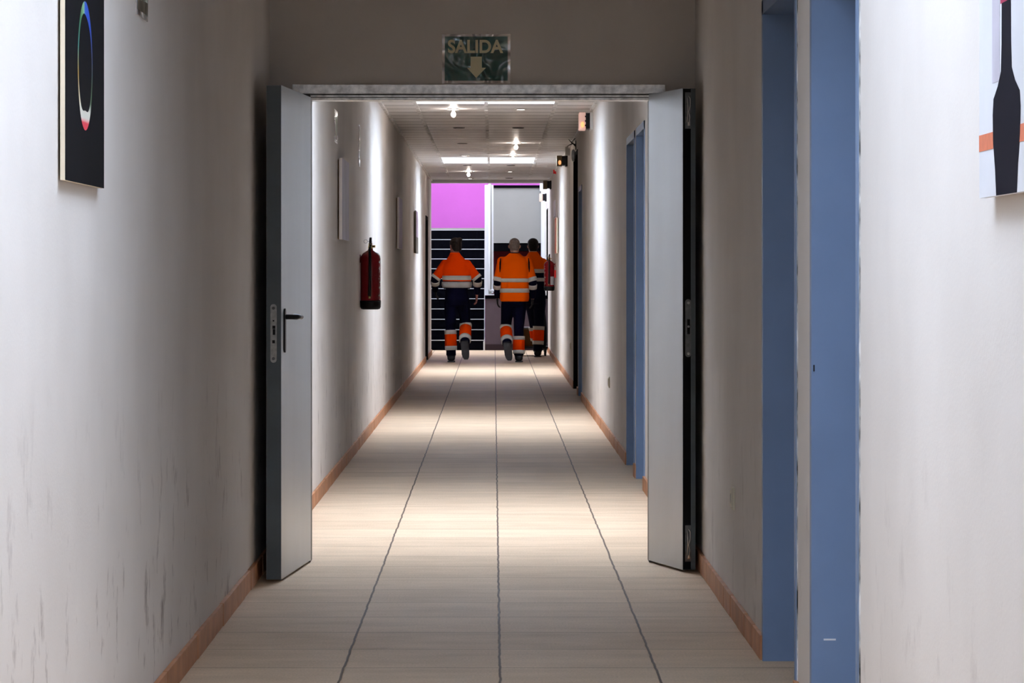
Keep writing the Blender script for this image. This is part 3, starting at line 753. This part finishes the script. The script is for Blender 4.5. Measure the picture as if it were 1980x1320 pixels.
spots = [(-0.365, 28.9, 'hang', 'left of the centre rail, nearest beyond the door'), (0.242, 28.9, 'on', 'right of the centre rail, nearest beyond the door'),
         (-0.355, 32.6, 'off', 'in the left row, second from the door'), (0.247, 32.6, 'off', 'in the right row, second from the door'),
         (-0.36, 36.5, 'off', 'in the left row, third from the door'), (0.252, 36.4, 'hang', 'in the right row between the two roof lights'),
         (-0.37, 40.2, 'on', 'in the left row just before the far roof light'), (0.238, 40.05, 'hang', 'in the right row just before the far roof light'),
         (-0.367, 43.8, 'off', 'in the left row just past the far roof light'), (0.233, 43.8, 'off', 'in the right row just past the far roof light'),
         (-0.367, 46.4, 'hang', 'in the left row near the corridor end'), (0.232, 46.4, 'on', 'in the right row near the corridor end'),
         (-0.37, 49.8, 'on', 'in the left row, last before the stairs'), (0.237, 49.7, 'off', 'in the right row, last before the stairs')]
for x, y, st, where in spots: spot(x, y, st, words[st] + ' ' + where, 'ceiling spotlights in two rows')

# ------------------------------------------------------------------ hall at the end: stairs, magenta wall
HZ = 5.6
b = MB(); b.box((-3.2, END_Y, 0), (XL - 0.2, END_Y + 0.15, HZ)); b.box((XL - 0.2, END_Y - 0.15, CEIL - 0.05), (XR, END_Y + 0.15, HZ)); b.box((XL - 0.2, END_Y, 0), (XL - 0.004, END_Y + 0.15, HZ))
struct(b.build('wall_front', M['hallwall']), 'white beam and wall framing the end of the corridor before the stairs', 'wall')
b = MB(); b.box((-3.2, Y1, 0), (3.0, Y1 + 0.2, HZ)); struct(b.build('wall_end', M['magenta']), 'magenta painted wall rising above the dark stairs', 'wall')
b = MB(); b.box((-1.9, END_Y + 0.15, 0), (-1.7, Y1, HZ)); struct(b.build('wall_hall', M['hallwall']), 'white side wall of the stair hall, hidden behind the corridor end', 'wall')
b = MB(); b.box((-1.9, END_Y + 0.15, HZ), (3.0, Y1, HZ + 0.1)); struct(b.build('ceiling_hall', M['hallwall']), 'white ceiling high above the stair hall', 'ceiling')
root = empty('window_6', (-0.4, 54.5, HZ - 0.03)); struct(root, 'broad roof light over the stair hall', 'skylight')
q = MB(); q.box((-1.2, -3.2, 0.0), (1.2, 3.2, 0.02)); q.build('pane', emit('hall_daylight_pane', (0.80, 0.87, 1.0), HALL_SKY), root)

# staircase rising away from the corridor
SY, RISE, TREAD, NS = 53.62, 0.1715, 0.295, 12
root = struct(empty('staircase', (0, SY, 0)), 'dark stone staircase with light nosings rising beneath the magenta wall', 'staircase')
q = MB(); SX0, SX1 = -1.45, -0.165
for i in range(NS): q.box((SX0, i * TREAD, i * RISE if i else 0), (SX1, NS * TREAD + 0.01, (i + 1) * RISE - 0.004))
q.build('step_body', M['stone'], root)
for i in range(NS):
    q = MB(); q.box((SX0, i * TREAD - 0.012, (i + 1) * RISE - 0.012), (SX1, i * TREAD + 0.04, (i + 1) * RISE), bev=0.002); q.build('nosing', M['nosing'], root)
q = MB(); q.box((SX0, NS * TREAD, 0), (SX1, Y1 - SY - 0.01, NS * RISE)); q.build('landing', M['stone'], root)
q = MB(); q.box((SX0, NS * TREAD - 0.02, NS * RISE), (SX1, NS * TREAD + 0.03, NS * RISE + 0.035)); q.build('landing_edge', M['greyplastic'], root)
q = MB(); q.box((SX1 - 0.012, -0.02, 0), (SX1 + 0.006, NS * TREAD, 0.15)); 
for i in range(NS): q.box((SX1, i * TREAD - 0.015, i * RISE), (SX1 + 0.012, i * TREAD + 0.3, (i + 1) * RISE + 0.015))
q.build('side_string', M['whitepaint'], root)

# low mauve wall beside the stairs with a dark cap
b = MB(); b.box((-0.145, 53.62, 0.10), (0.90, 53.78, 0.86)); w0 = b.build('partition', M['mauve'])
struct(w0, 'low mauve-grey partition wall beside the stairs behind the workers', 'partition')
q = MB(); q.box((-0.147, 53.6, 0), (0.902, 53.8, 0.10)); q.build('base', M['base_dark'], w0)
q = MB(); q.box((-0.15, 53.59, 0.86), (0.905, 53.81, 0.915)); q.build('cap', M['darkcap'], w0)
# white column with tube
root = struct(empty('column', (-0.085, 54.3, 0)), 'white metal column standing between the stairs and the grey panel', 'column')
q = MB(); q.box((-0.072, -0.07, 0.925), (-0.005, 0.07, 2.78), bev=0.004); q.box((0.045, -0.05, 0.95), (0.078, 0.05, 2.78), bev=0.003); q.build('post', M['whitepaint'], root)
q = MB(); q.box((-0.006, -0.03, 0.93), (0.046, 0.05, 2.80)); q.build('back_strip', M['greyplastic'], root)
q = MB(); q.tube([(0.010, -0.10, 2.80), (0.010, -0.10, 1.02), (0.016, -0.10, 0.998), (0.06, -0.10, 0.995), (0.30, -0.10, 0.995)], 0.017, n=14); q.build('rail', M['whitepaint'], root)
q = MB(); q.box((-0.072, -0.12, 0.915), (0.13, 0.07, 0.935)); q.build('foot_plate', M['whitepaint'], root)
# grey landing panel with dark cap, near-black underside and red wall below
root = struct(empty('upper_landing', (0.40, 56.0, 0)), 'pale grey landing panel hanging above the dark red wall', 'landing')
q = MB(); q.box((-0.425, 0, 1.815), (0.455, 0.12, 2.776)); q.build('panel', M['greypanel'], root)
q = MB(); q.box((-0.44, -0.02, 2.776), (0.455, 0.14, 2.823)); q.build('cap', M['darkcap'], root)
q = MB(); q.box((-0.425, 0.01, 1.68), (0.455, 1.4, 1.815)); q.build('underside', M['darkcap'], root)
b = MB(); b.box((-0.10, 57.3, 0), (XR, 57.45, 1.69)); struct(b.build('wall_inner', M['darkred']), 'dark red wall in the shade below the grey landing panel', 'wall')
b = MB(); b.box((0.822, 55.85, 0.0), (XR, 55.99, 2.95)); b.box((0.80, 55.86, 2.72), (0.84, 55.98, 2.92)); struct(b.build('trim_3', M['whitepaint']), 'bright white pilaster at the right end of the hall', 'pilaster')

# ------------------------------------------------------------------ people
def ell(c, rx, ry, n=24, p=2.3, tilt=0.0, turn=0.0):
    o = []
    for i in range(n):
        a = 2 * PI * i / n; ca, sa = math.cos(a), math.sin(a)
        x = rx * math.copysign(abs(ca) ** (2 / p), ca); y = ry * math.copysign(abs(sa) ** (2 / p), sa)
        x, y = x * math.cos(turn) - y * math.sin(turn), x * math.sin(turn) + y * math.cos(turn)
        o.append(Vector((c[0] + x, c[1] + y, c[2] + x * tilt)))
    return o

def lerp(a, b, t): return Vector(a) * (1 - t) + Vector(b) * t

def hand(q, wrist, d, side, thumbdir, r=0.0085, curl=0.6):
    """Palm, four bent fingers of unequal length and a thumb, added to q."""
    wrist = Vector(wrist); d = Vector(d).normalized(); t = Vector(thumbdir); t = (t - d * t.dot(d)).normalized()
    nrm = d.cross(t) * side          # towards the body, the way the fingers curl
    q.tube([wrist - d * 0.03, wrist + d * 0.01, wrist + d * 0.05, wrist + d * 0.088], [(0.026, 0.020), (0.027, 0.018), (0.040, 0.015), (0.040, 0.013)], n=14, flat=t)
    for k, (off, ln) in enumerate(((0.030, 0.072), (0.010, 0.080), (-0.010, 0.075), (-0.029, 0.058))):
        b0 = wrist + d * 0.082 + t * off
        p1 = b0 + d * ln * 0.45 + nrm * ln * 0.12 * curl
        p2 = p1 + d * ln * 0.28 + nrm * ln * 0.32 * curl
        p3 = p2 + d * ln * 0.12 + nrm * ln * 0.34 * curl
        q.tube([b0 - d * 0.02, b0, p1, p2, p3], [r, r, r * 0.95, r * 0.9, r * 0.7], n=8)
    b0 = wrist + d * 0.02 + t * 0.022
    q.tube([b0 - t * 0.01, b0 + t * 0.018 + d * 0.018, b0 + t * 0.030 + d * 0.042, b0 + t * 0.028 + d * 0.064 + nrm * 0.012], [r * 1.5, r * 1.35, r * 1.1, r * 0.8], n=8)

def add_head(q, c, yaw, sc=1.0):
    """Skull, jaw, nose, brow and ears; c is the head centre, +y forward turned by yaw."""
    Rz = Matrix.Rotation(yaw, 3, 'Z'); c = Vector(c)
    def T(p): return c + Rz @ (Vector(p) * sc)
    prof = [(-0.118, 0.030, 0.034, 0.050), (-0.105, 0.046, 0.058, 0.034), (-0.08, 0.058, 0.078, 0.018), (-0.045, 0.066, 0.090, 0.006), (-0.01, 0.072, 0.096, 0.0), (0.03, 0.077, 0.099, -0.004), (0.065, 0.072, 0.092, -0.006), (0.092, 0.056, 0.072, -0.006), (0.108, 0.034, 0.044, -0.006), (0.114, 0.010, 0.014, -0.006)]
    q.rings([[T((rx * math.cos(2 * PI * i / 20), oy + ry * math.sin(2 * PI * i / 20), z)) for i in range(20)] for z, rx, ry, oy in prof])
    q.tube([T((0, 0.088, 0.022)), T((0, 0.106, -0.008)), T((0, 0.116, -0.026)), T((0, 0.094, -0.034))], [0.009, 0.010, 0.014, 0.010], n=8)
    q.tube([T((-0.026, 0.084, -0.062)), T((0, 0.094, -0.062)), T((0.026, 0.084, -0.062))], [0.006, 0.009, 0.006], n=8)
    q.tube([T((-0.045, 0.078, 0.028)), T((0, 0.092, 0.030)), T((0.045, 0.078, 0.028))], [0.008, 0.010, 0.008], n=8)
    for s in (-1, 1): q.tube([T((s * 0.070, -0.006, 0.018)), T((s * 0.084, -0.014, 0.004)), T((s * 0.078, -0.004, -0.030))], [(0.006, 0.012), (0.008, 0.020), (0.006, 0.010)], n=10)
    return T

def person(name, loc, J, label, st):
    """J: joints in metres about the point between the feet, x to the right, y forward."""
    root = tag(empty('person', loc), label, 'person')
    J = {k: Vector(v) for k, v in J.items()}
    hc = J['head']; nk = J['neck']
    # ---- body: one continuous surface
    q = MB()
    T = add_head(q, hc, st.get('yaw', 0))
    q.tube([hc + Vector((0, -0.015, -0.05)), (hc + nk) / 2 + Vector((0, -0.012, -0.02)), nk + Vector((0, 0, -0.03)), nk + Vector((0, 0, -0.12))], [(0.054, 0.056), (0.056, 0.058), (0.062, 0.062), (0.09, 0.07)], n=18)
    tw, ch = st['torso_w'], J['chest']; wa = J['waist']; hp = (J['hipL'] + J['hipR']) / 2
    q.rings([ell(hp + Vector((0, 0, -0.08)), 0.13, 0.10), ell(hp + Vector((0, 0, 0.04)), 0.15, 0.105), ell(wa, 0.13, 0.09), ell(ch, tw - 0.05, 0.10), ell(nk + Vector((0, 0, -0.10)), tw - 0.07, 0.085), ell(nk + Vector((0, 0, -0.05)), 0.08, 0.06)])
    for s in 'LR':
        q.tube([J['sh' + s], lerp(J['sh' + s], J['el' + s], 0.5), J['el' + s], lerp(J['el' + s], J['wr' + s], 0.4), J['wr' + s]], [0.048, 0.044, 0.036, 0.036, 0.025], n=12)
        q.tube([J['hip' + s], lerp(J['hip' + s], J['kn' + s], 0.5), J['kn' + s], lerp(J['kn' + s], J['an' + s], 0.35), J['an' + s]], [0.080, 0.070, 0.050, 0.052, 0.036], n=12)
        if not st.get('glove' + s): hand(q, J['wr' + s], J['hd' + s] - J['wr' + s], 1 if s == 'L' else -1, (0.15 * (-1 if s == 'R' else 1), 1, 0.1))
    body = voxel(q.build('body', st['skin'], root), 0.0055, 2)
    # ---- hair
    q = MB(); Rz = Matrix.Rotation(st.get('yaw', 0), 3, 'Z')
    hp2 = st['hair']
    if hp2 == 'full':
        prof = [(-0.075, 0.055, 0.040, -0.060), (-0.04, 0.070, 0.062, -0.046), (0.0, 0.081, 0.082, -0.027), (0.04, 0.086, 0.100, -0.010), (0.075, 0.080, 0.098, -0.008), (0.102, 0.062, 0.078, -0.008), (0.120, 0.036, 0.048, -0.008), (0.126, 0.010, 0.014, -0.008)]
    else:
        prof = [(-0.06, 0.060, 0.040, -0.056), (-0.03, 0.070, 0.058, -0.046), (0.01, 0.078, 0.078, -0.026), (0.045, 0.0795, 0.092, -0.012), (0.08, 0.069, 0.085, -0.010), (0.102, 0.050, 0.062, -0.010), (0.116, 0.024, 0.032, -0.010), (0.119, 0.008, 0.010, -0.010)]
    q.rings([[hc + Rz @ Vector((rx * math.cos(2 * PI * i / 24), oy + ry * math.sin(2 * PI * i / 24), z)) for i in range(24)] for z, rx, ry, oy in prof])
    if st.get('bun'): q.ball(hc + Vector((0.058, -0.03, 0.088)), (0.045, 0.045, 0.040)); q.ball(hc + Vector((0.0, -0.085, 0.02)), (0.035, 0.03, 0.035))
    voxel(q.build('hair', st['haircol'], root), 0.006, 2)
    for s in (-1, 1):
        q = MB(); q.ball(T((s * 0.030, 0.086, 0.008)), 0.011); q.build('eye', M['eye'], root)
    # ---- trousers
    q = MB()
    q.rings([ell(hp + Vector((0, 0, -0.11)), st['hip_w'] - 0.02, 0.115), ell(hp + Vector((0, 0, -0.02)), st['hip_w'], 0.130), ell(hp + Vector((0, 0, 0.07)), st['hip_w'] - 0.01, 0.120), ell(wa + Vector((0, 0, 0.05)), st['hip_w'] - 0.02, 0.115)])
    for s in 'LR':
        h0, k0, a0 = J['hip' + s], J['kn' + s], J['an' + s]
        q.tube([h0 + Vector((0, 0, 0.03)), lerp(h0, k0, 0.25), lerp(h0, k0, 0.6), k0, lerp(k0, a0, 0.35), lerp(k0, a0, 0.75), lerp(k0, a0, 0.98)], [0.088, 0.098, 0.086, 0.074, 0.070, 0.070, 0.072], n=16)
    voxel(q.build('trousers', M['navy'], root), 0.011, 3)
    # ---- orange leg bands edged in silver
    for s in 'LR':
        k0, a0 = J['kn' + s], J['an' + s]
        f0, f1 = st['gaiter' + s]
        def ringtube(t0, t1, r0, r1, mt, nm, par):
            q = MB(); q.tube([lerp(k0, a0, t0), lerp(k0, a0, (t0 + t1) / 2), lerp(k0, a0, t1)], [r0, (r0 + r1) / 2, r1], n=24); return q.build(nm, mt, par)
        g = ringtube(f0, f1, 0.087, 0.085, st['orange_leg'], 'leg_band', root)
        e = (f1 - f0) * 0.2
        ringtube(f0 - 0.01, f0 + e, 0.090, 0.089, M['reflect'], 'silver_stripe', g); ringtube(f1 - e, f1 + 0.01, 0.088, 0.087, M['reflect'], 'silver_stripe', g)
    # ---- boots
    for s in 'LR':
        a0 = J['an' + s]; toe = J['toe' + s]; d = (toe - a0); d.normalize()
        sh = lerp(J['kn' + s], a0, 0.72)
        dn = (a0 - J['kn' + s]).normalized()
        heel = a0 + dn * 0.05 - d * 0.045
        q = MB()
        q.tube([sh, lerp(sh, a0, 0.6), a0 + dn * 0.01], [0.064, 0.062, 0.062], n=16)
        upn = (Vector((1, 0, 0)).cross(d)).normalized()
        c0 = a0 + dn * 0.028
        q.tube([c0 - d * 0.075, c0 - d * 0.05, c0 + d * 0.02, c0 + d * 0.10, c0 + d * 0.165, c0 + d * 0.19], [(0.044, 0.028), (0.056, 0.044), (0.056, 0.052), (0.058, 0.040), (0.050, 0.033), (0.030, 0.020)], n=16, flat=(1, 0, 0))
        voxel(q.build('boot', M['boot'], root), 0.008, 2)
        # sole: slab below the boot
        sd = upn if upn.z < 0 or abs(d.z) > 0.75 and upn.y < 0 else -upn
        if abs(d.z) > 0.6: sd = upn if upn.y < 0 else -upn
        q = MB()
        prof = [(-0.078, 0.036), (-0.06, 0.050), (0.0, 0.050), (0.05, 0.052), (0.11, 0.056), (0.16, 0.046), (0.192, 0.026)]
        side = Vector((1, 0, 0)); base = c0 + sd * 0.038
        pts = [base + d * t + side * w_ for t, w_ in prof] + [base + d * t - side * w_ for t, w_ in prof[::-1]]
        q.prism(pts, sd * 0.022); q.build('sole', M['sole'], root)
    # ---- jacket
    jz = st['jacket_z']
    sect = [(z, cx, rx, ry) for z, cx, rx, ry in st['torso']]
    tl = st.get('tilt', 0)
    def tors(z0, z1, grow):
        """Rings of the jacket torso between two heights."""
        def at(z):
            ss = sect
            for (a, b_) in zip(ss, ss[1:]):
                if a[0] <= z <= b_[0]:
                    t = (z - a[0]) / (b_[0] - a[0]); return [a[i] * (1 - t) + b_[i] * t for i in range(1, 4)]
            return list((ss[0] if z < ss[0][0] else ss[-1])[1:])
        zs = [z0] + [s_[0] for s_ in sect if z0 < s_[0] < z1] + [z1]
        out = []
        for z in zs:
            cx, rx, ry = at(z)
            out.append(ell((cx, st.get('cy', 0) + st.get('lean', 0) * (z - 1.0), z), rx + grow, ry + grow, n=32, p=2.5, tilt=tl))
        return out
    def sleeve(s, t0, t1, grow, q):
        """t runs 0 shoulder .. 1 elbow .. 2 wrist."""
        P3 = [J['sh' + s], J['el' + s], J['wr' + s]]
        def pt(t): return lerp(P3[0], P3[1], t) if t <= 1 else lerp(P3[1], P3[2], t - 1)
        def rd(t): return (0.074 * (1 - t) + 0.064 * t if t <= 1 else 0.064 * (2 - t) + 0.045 * (t - 1)) * st.get('sleeve', 1)
        ts = [t0] + [x for x in (0.2, 0.4, 0.6, 0.8, 0.93, 1.0, 1.07, 1.2, 1.5) if t0 + 0.02 < x < t1 - 0.02] + [t1]
        q.tube([pt(t) for t in ts], [rd(t) + grow for t in ts], n=20)
    t_or = st['sleeve_orange']
    q = MB(); q.rings(tors(jz[1], sect[-1][0], 0.0))
    for s in 'LR':
        q.ball(J['sh' + s], 0.078); sleeve(s, 0.0, t_or, 0.0, q)
    voxel(q.build('jacket', st['orange'], root), 0.010, 4)
    q = MB()
    if jz[0] < jz[1]: q.rings(tors(jz[0], jz[1] + 0.02, -0.004))
    for s in 'LR': sleeve(s, t_or - 0.1, 1.95, -0.003, q)
    voxel(q.build('navy_panel', M['navy'], root), 0.010, 3)
    for z0, z1 in st['bands']:
        q = MB(); q.rings(tors(z0, z1, 0.007)); q.build('reflective_band', M['reflectdim'] if z1 < st.get('dim_below', 0) else M['reflect'], root)
    for s in 'LR':
        for t0, t1 in st['sleeve_bands']:
            q = MB(); sleeve(s, t0, t1, 0.006, q); q.build('sleeve_band', M['reflect'], root)
    # collar
    q = MB(); q.rings([ell(nk + Vector((0, -0.005, -0.055)), 0.088, 0.078), ell(nk + Vector((0, 0, -0.01)), 0.072, 0.070), ell(nk + Vector((0, 0.004, 0.028)), 0.068, 0.067)])
    q.build('collar', M['navy'] if st.get('dark_collar') else st['orange'], root)
    if st.get('slits'):
        for s in (-1, 1):
            q = MB(); q.tube([(s * 0.200, -0.105, 1.50), (s * 0.207, -0.118, 1.44), (s * 0.210, -0.118, 1.36), (s * 0.212, -0.108, 1.30)], [(0.006, 0.012), (0.012, 0.014), (0.011, 0.014), (0.004, 0.01)], n=10); q.build('armhole_gap', M['navy'], root)
    for s in 'LR':
        if st.get('glove' + s):
            q = MB(); hand(q, J['wr' + s], J['hd' + s] - J['wr' + s], 1 if s == 'L' else -1, (0, 1, 0.1), r=0.0098)
            voxel(q.build('glove', M['rubber'], root), 0.006, 1)
    return root

PY = 46.35
# worker on the left, arms held out, right foot lifted behind
person('p', (-0.535, PY, 0), dict(head=(-0.022, 0.03, 1.675), neck=(-0.03, 0.0, 1.555), chest=(-0.01, 0, 1.36), waist=(0.0, 0, 1.05),
    shL=(-0.165, 0, 1.405), shR=(0.140, 0, 1.405), elL=(-0.315, -0.01, 1.205), elR=(0.300, -0.01, 1.205), wrL=(-0.315, 0.13, 1.02), wrR=(0.288, 0.10, 0.975),
    hdL=(-0.30, 0.22, 0.93), hdR=(0.28, 0.13, 0.80),
    hipL=(-0.085, 0, 0.92), hipR=(0.085, 0, 0.92), knL=(-0.095, 0.02, 0.50), knR=(0.125, 0.09, 0.525), anL=(-0.082, 0.0, 0.085), anR=(0.118, -0.235, 0.262),
    toeL=(-0.085, 0.2, 0.08), toeR=(0.135, -0.19, 0.08)),
    'person in short fluorescent orange jacket walking away before the dark stairs, arms held out',
    dict(yaw=0.5, skin=M['skinred'], hair='full', haircol=M['hairdark'], bun=True, torso_w=0.22, hip_w=0.178, orange=M['orange2'], orange_leg=M['orange2'],
         gaiterL=(0.10, 0.78), gaiterR=(-0.02, 0.80), jacket_z=(1.06, 1.165), cy=0.0, gloveL=True, sleeve=1.02,
         torso=[(1.06, 0.0, 0.195, 0.125), (1.12, 0.0, 0.215, 0.135), (1.20, 0.0, 0.205, 0.14), (1.33, -0.005, 0.215, 0.145), (1.42, -0.008, 0.195, 0.135), (1.49, -0.015, 0.130, 0.115), (1.545, -0.025, 0.085, 0.085), (1.58, -0.03, 0.070, 0.070)],
         bands=[(1.185, 1.25), (1.075, 1.16)], dim_below=1.17, sleeve_orange=0.98, sleeve_bands=[(0.84, 1.0), (1.15, 1.42)]))
# worker in the middle, grey hair, long orange vest
person('p', (0.298, PY, 0), dict(head=(0.0, 0.03, 1.675), neck=(0.0, 0.0, 1.555), chest=(0, 0, 1.36), waist=(0, 0, 1.05),
    shL=(-0.178, 0, 1.45), shR=(0.182, 0, 1.45), elL=(-0.245, -0.03, 1.165), elR=(0.262, -0.03, 1.165), wrL=(-0.250, 0.08, 0.92), wrR=(0.262, 0.06, 0.91),
    hdL=(-0.24, 0.13, 0.80), hdR=(0.25, 0.10, 0.78),
    hipL=(-0.09, 0, 0.92), hipR=(0.085, 0, 0.92), knL=(-0.125, 0.09, 0.50), knR=(0.062, 0.03, 0.49), anL=(-0.105, -0.22, 0.245), anR=(0.062, 0.0, 0.085),
    toeL=(-0.075, -0.17, 0.06), toeR=(0.07, 0.2, 0.08)),
    'grey-haired person in long orange reflective vest walking away, seen from behind',
    dict(yaw=-0.05, skin=M['skin'], hair='short', haircol=M['hairgrey'], torso_w=0.23, hip_w=0.185, orange=M['orange'], orange_leg=M['orange2'],
         gaiterL=(0.0, 0.80), gaiterR=(0.30, 0.90), jacket_z=(0.875, 0.876), dark_collar=True, slits=True, gloveL=True, gloveR=True,
         torso=[(0.875, 0.0, 0.200, 0.145), (0.92, 0.0, 0.213, 0.152), (1.05, 0.0, 0.207, 0.150), (1.2, 0.0, 0.207, 0.152), (1.35, 0.0, 0.212, 0.152), (1.44, 0.0, 0.206, 0.138), (1.50, 0.0, 0.175, 0.118), (1.545, 0.0, 0.105, 0.09), (1.575, 0, 0.075, 0.07)],
         bands=[(1.155, 1.21), (1.005, 1.065)], sleeve_orange=0.97, sleeve_bands=[(0.80, 1.0), (1.17, 1.40)]))
# worker behind, dark hair, partly hidden
person('p', (0.615, 49.2, 0), dict(head=(-0.015, 0.08, 1.70), neck=(-0.01, 0.03, 1.585), chest=(0.0, 0, 1.38), waist=(0.02, -0.02, 1.07),
    shL=(-0.155, 0.02, 1.47), shR=(0.135, 0.0, 1.44), elL=(-0.20, 0.16, 1.25), elR=(0.175, 0.12, 1.25), wrL=(-0.12, 0.36, 1.12), wrR=(0.14, 0.36, 1.12),
    hdL=(-0.10, 0.46, 1.10), hdR=(0.12, 0.46, 1.10),
    hipL=(-0.06, -0.02, 0.93), hipR=(0.09, -0.02, 0.93), knL=(-0.01, 0.24, 0.57), knR=(0.075, 0.02, 0.51), anL=(0.05, 0.30, 0.18), anR=(0.058, 0.0, 0.085),
    toeL=(0.04, 0.48, 0.16), toeR=(0.065, 0.2, 0.08)),
    'dark-haired person in orange and navy work clothes pushing a trolley behind the other two',
    dict(yaw=0.1, skin=M['skin'], hair='full', haircol=M['hairdark'], torso_w=0.2, hip_w=0.17, orange=M['orange'], orange_leg=M['orange2'],
         gaiterL=(0.30, 0.80), gaiterR=(0.10, 0.74), jacket_z=(1.02, 1.30), cy=0.0, lean=0.03, gloveL=True, gloveR=True,
         torso=[(1.02, 0.02, 0.175, 0.125), (1.15, 0.015, 0.178, 0.13), (1.30, 0.01, 0.185, 0.135), (1.42, 0.0, 0.19, 0.13), (1.50, -0.005, 0.155, 0.11), (1.56, -0.01, 0.10, 0.085), (1.60, -0.01, 0.075, 0.07)],
         bands=[(1.29, 1.35), (1.16, 1.215)], sleeve_orange=0.98, sleeve_bands=[(0.78, 0.98), (1.2, 1.45)]))

# ------------------------------------------------------------------ trolley with crate and bag
root = tag(empty('trolley', (0.60, 49.95, 0)), 'low black hand trolley pushed by the dark-haired person by the right wall', 'trolley')
q = MB(); q.box((-0.22, -0.20, 0.115), (0.24, 0.42, 0.145), bev=0.004); q.build('deck', M['black'], root)
q = MB(); q.tube([(-0.17, -0.18, 0.14), (-0.17, -0.19, 1.03), (-0.14, -0.19, 1.08), (0.12, -0.19, 1.08), (0.15, -0.19, 1.03), (0.15, -0.18, 0.14)], 0.014, n=12); q.build('handle', M['black'], root)
for x in (-0.18, 0.20):
    for y in (-0.14, 0.34):
        q = MB(); q.lathe([(0.01, -0.014), (0.045, -0.014), (0.05, -0.008), (0.05, 0.008), (0.045, 0.014), (0.01, 0.014)], (x, y, 0.05), axis='x', n=20); wz = q.build('wheel', M['rubber'], root)
        q = MB(); q.box((x - 0.02, y - 0.02, 0.05), (x - 0.015, y + 0.02, 0.118)); q.box((x + 0.015, y - 0.02, 0.05), (x + 0.02, y + 0.02, 0.118)); q.build('fork', M['zincdark'], wz)
root = tag(empty('crate', (0.50, 50.13, 0.145)), 'brown crate standing on the trolley deck behind the legs', 'crate')
q = MB(); q.box((-0.14, -0.13, 0), (0.14, 0.18, 0.27), bev=0.006)
for z in (0.05, 0.15): q.box((-0.144, -0.136, z), (0.144, 0.184, z + 0.03))
q.build('box_body', M['crate'], root)
q = MB(); q.box((-0.15, -0.14, 0.27), (0.15, 0.19, 0.30), bev=0.005); q.build('lid', M['zincdark'], root)
root = tag(empty('tool_bag', (0.745, 50.08, 0.145)), 'bulky black tool bag on the trolley by the right wall', 'bag')
q = MB(); q.rings([ell((0, 0, 0), 0.07, 0.15, p=3), ell((0, 0, 0.08), 0.085, 0.17, p=3), ell((0.005, 0, 0.28), 0.08, 0.16, p=3), ell((-0.01, 0, 0.48), 0.075, 0.15, p=3), ell((-0.005, 0, 0.60), 0.05, 0.12, p=3)]); q.build('bag_body', M['bagcloth'], root)
q = MB(); q.tube([(-0.005, -0.09, 0.58), (-0.005, -0.08, 0.68), (-0.005, 0.0, 0.72), (-0.005, 0.08, 0.68), (-0.005, 0.09, 0.58)], 0.012); q.build('strap', M['bagcloth'], root)
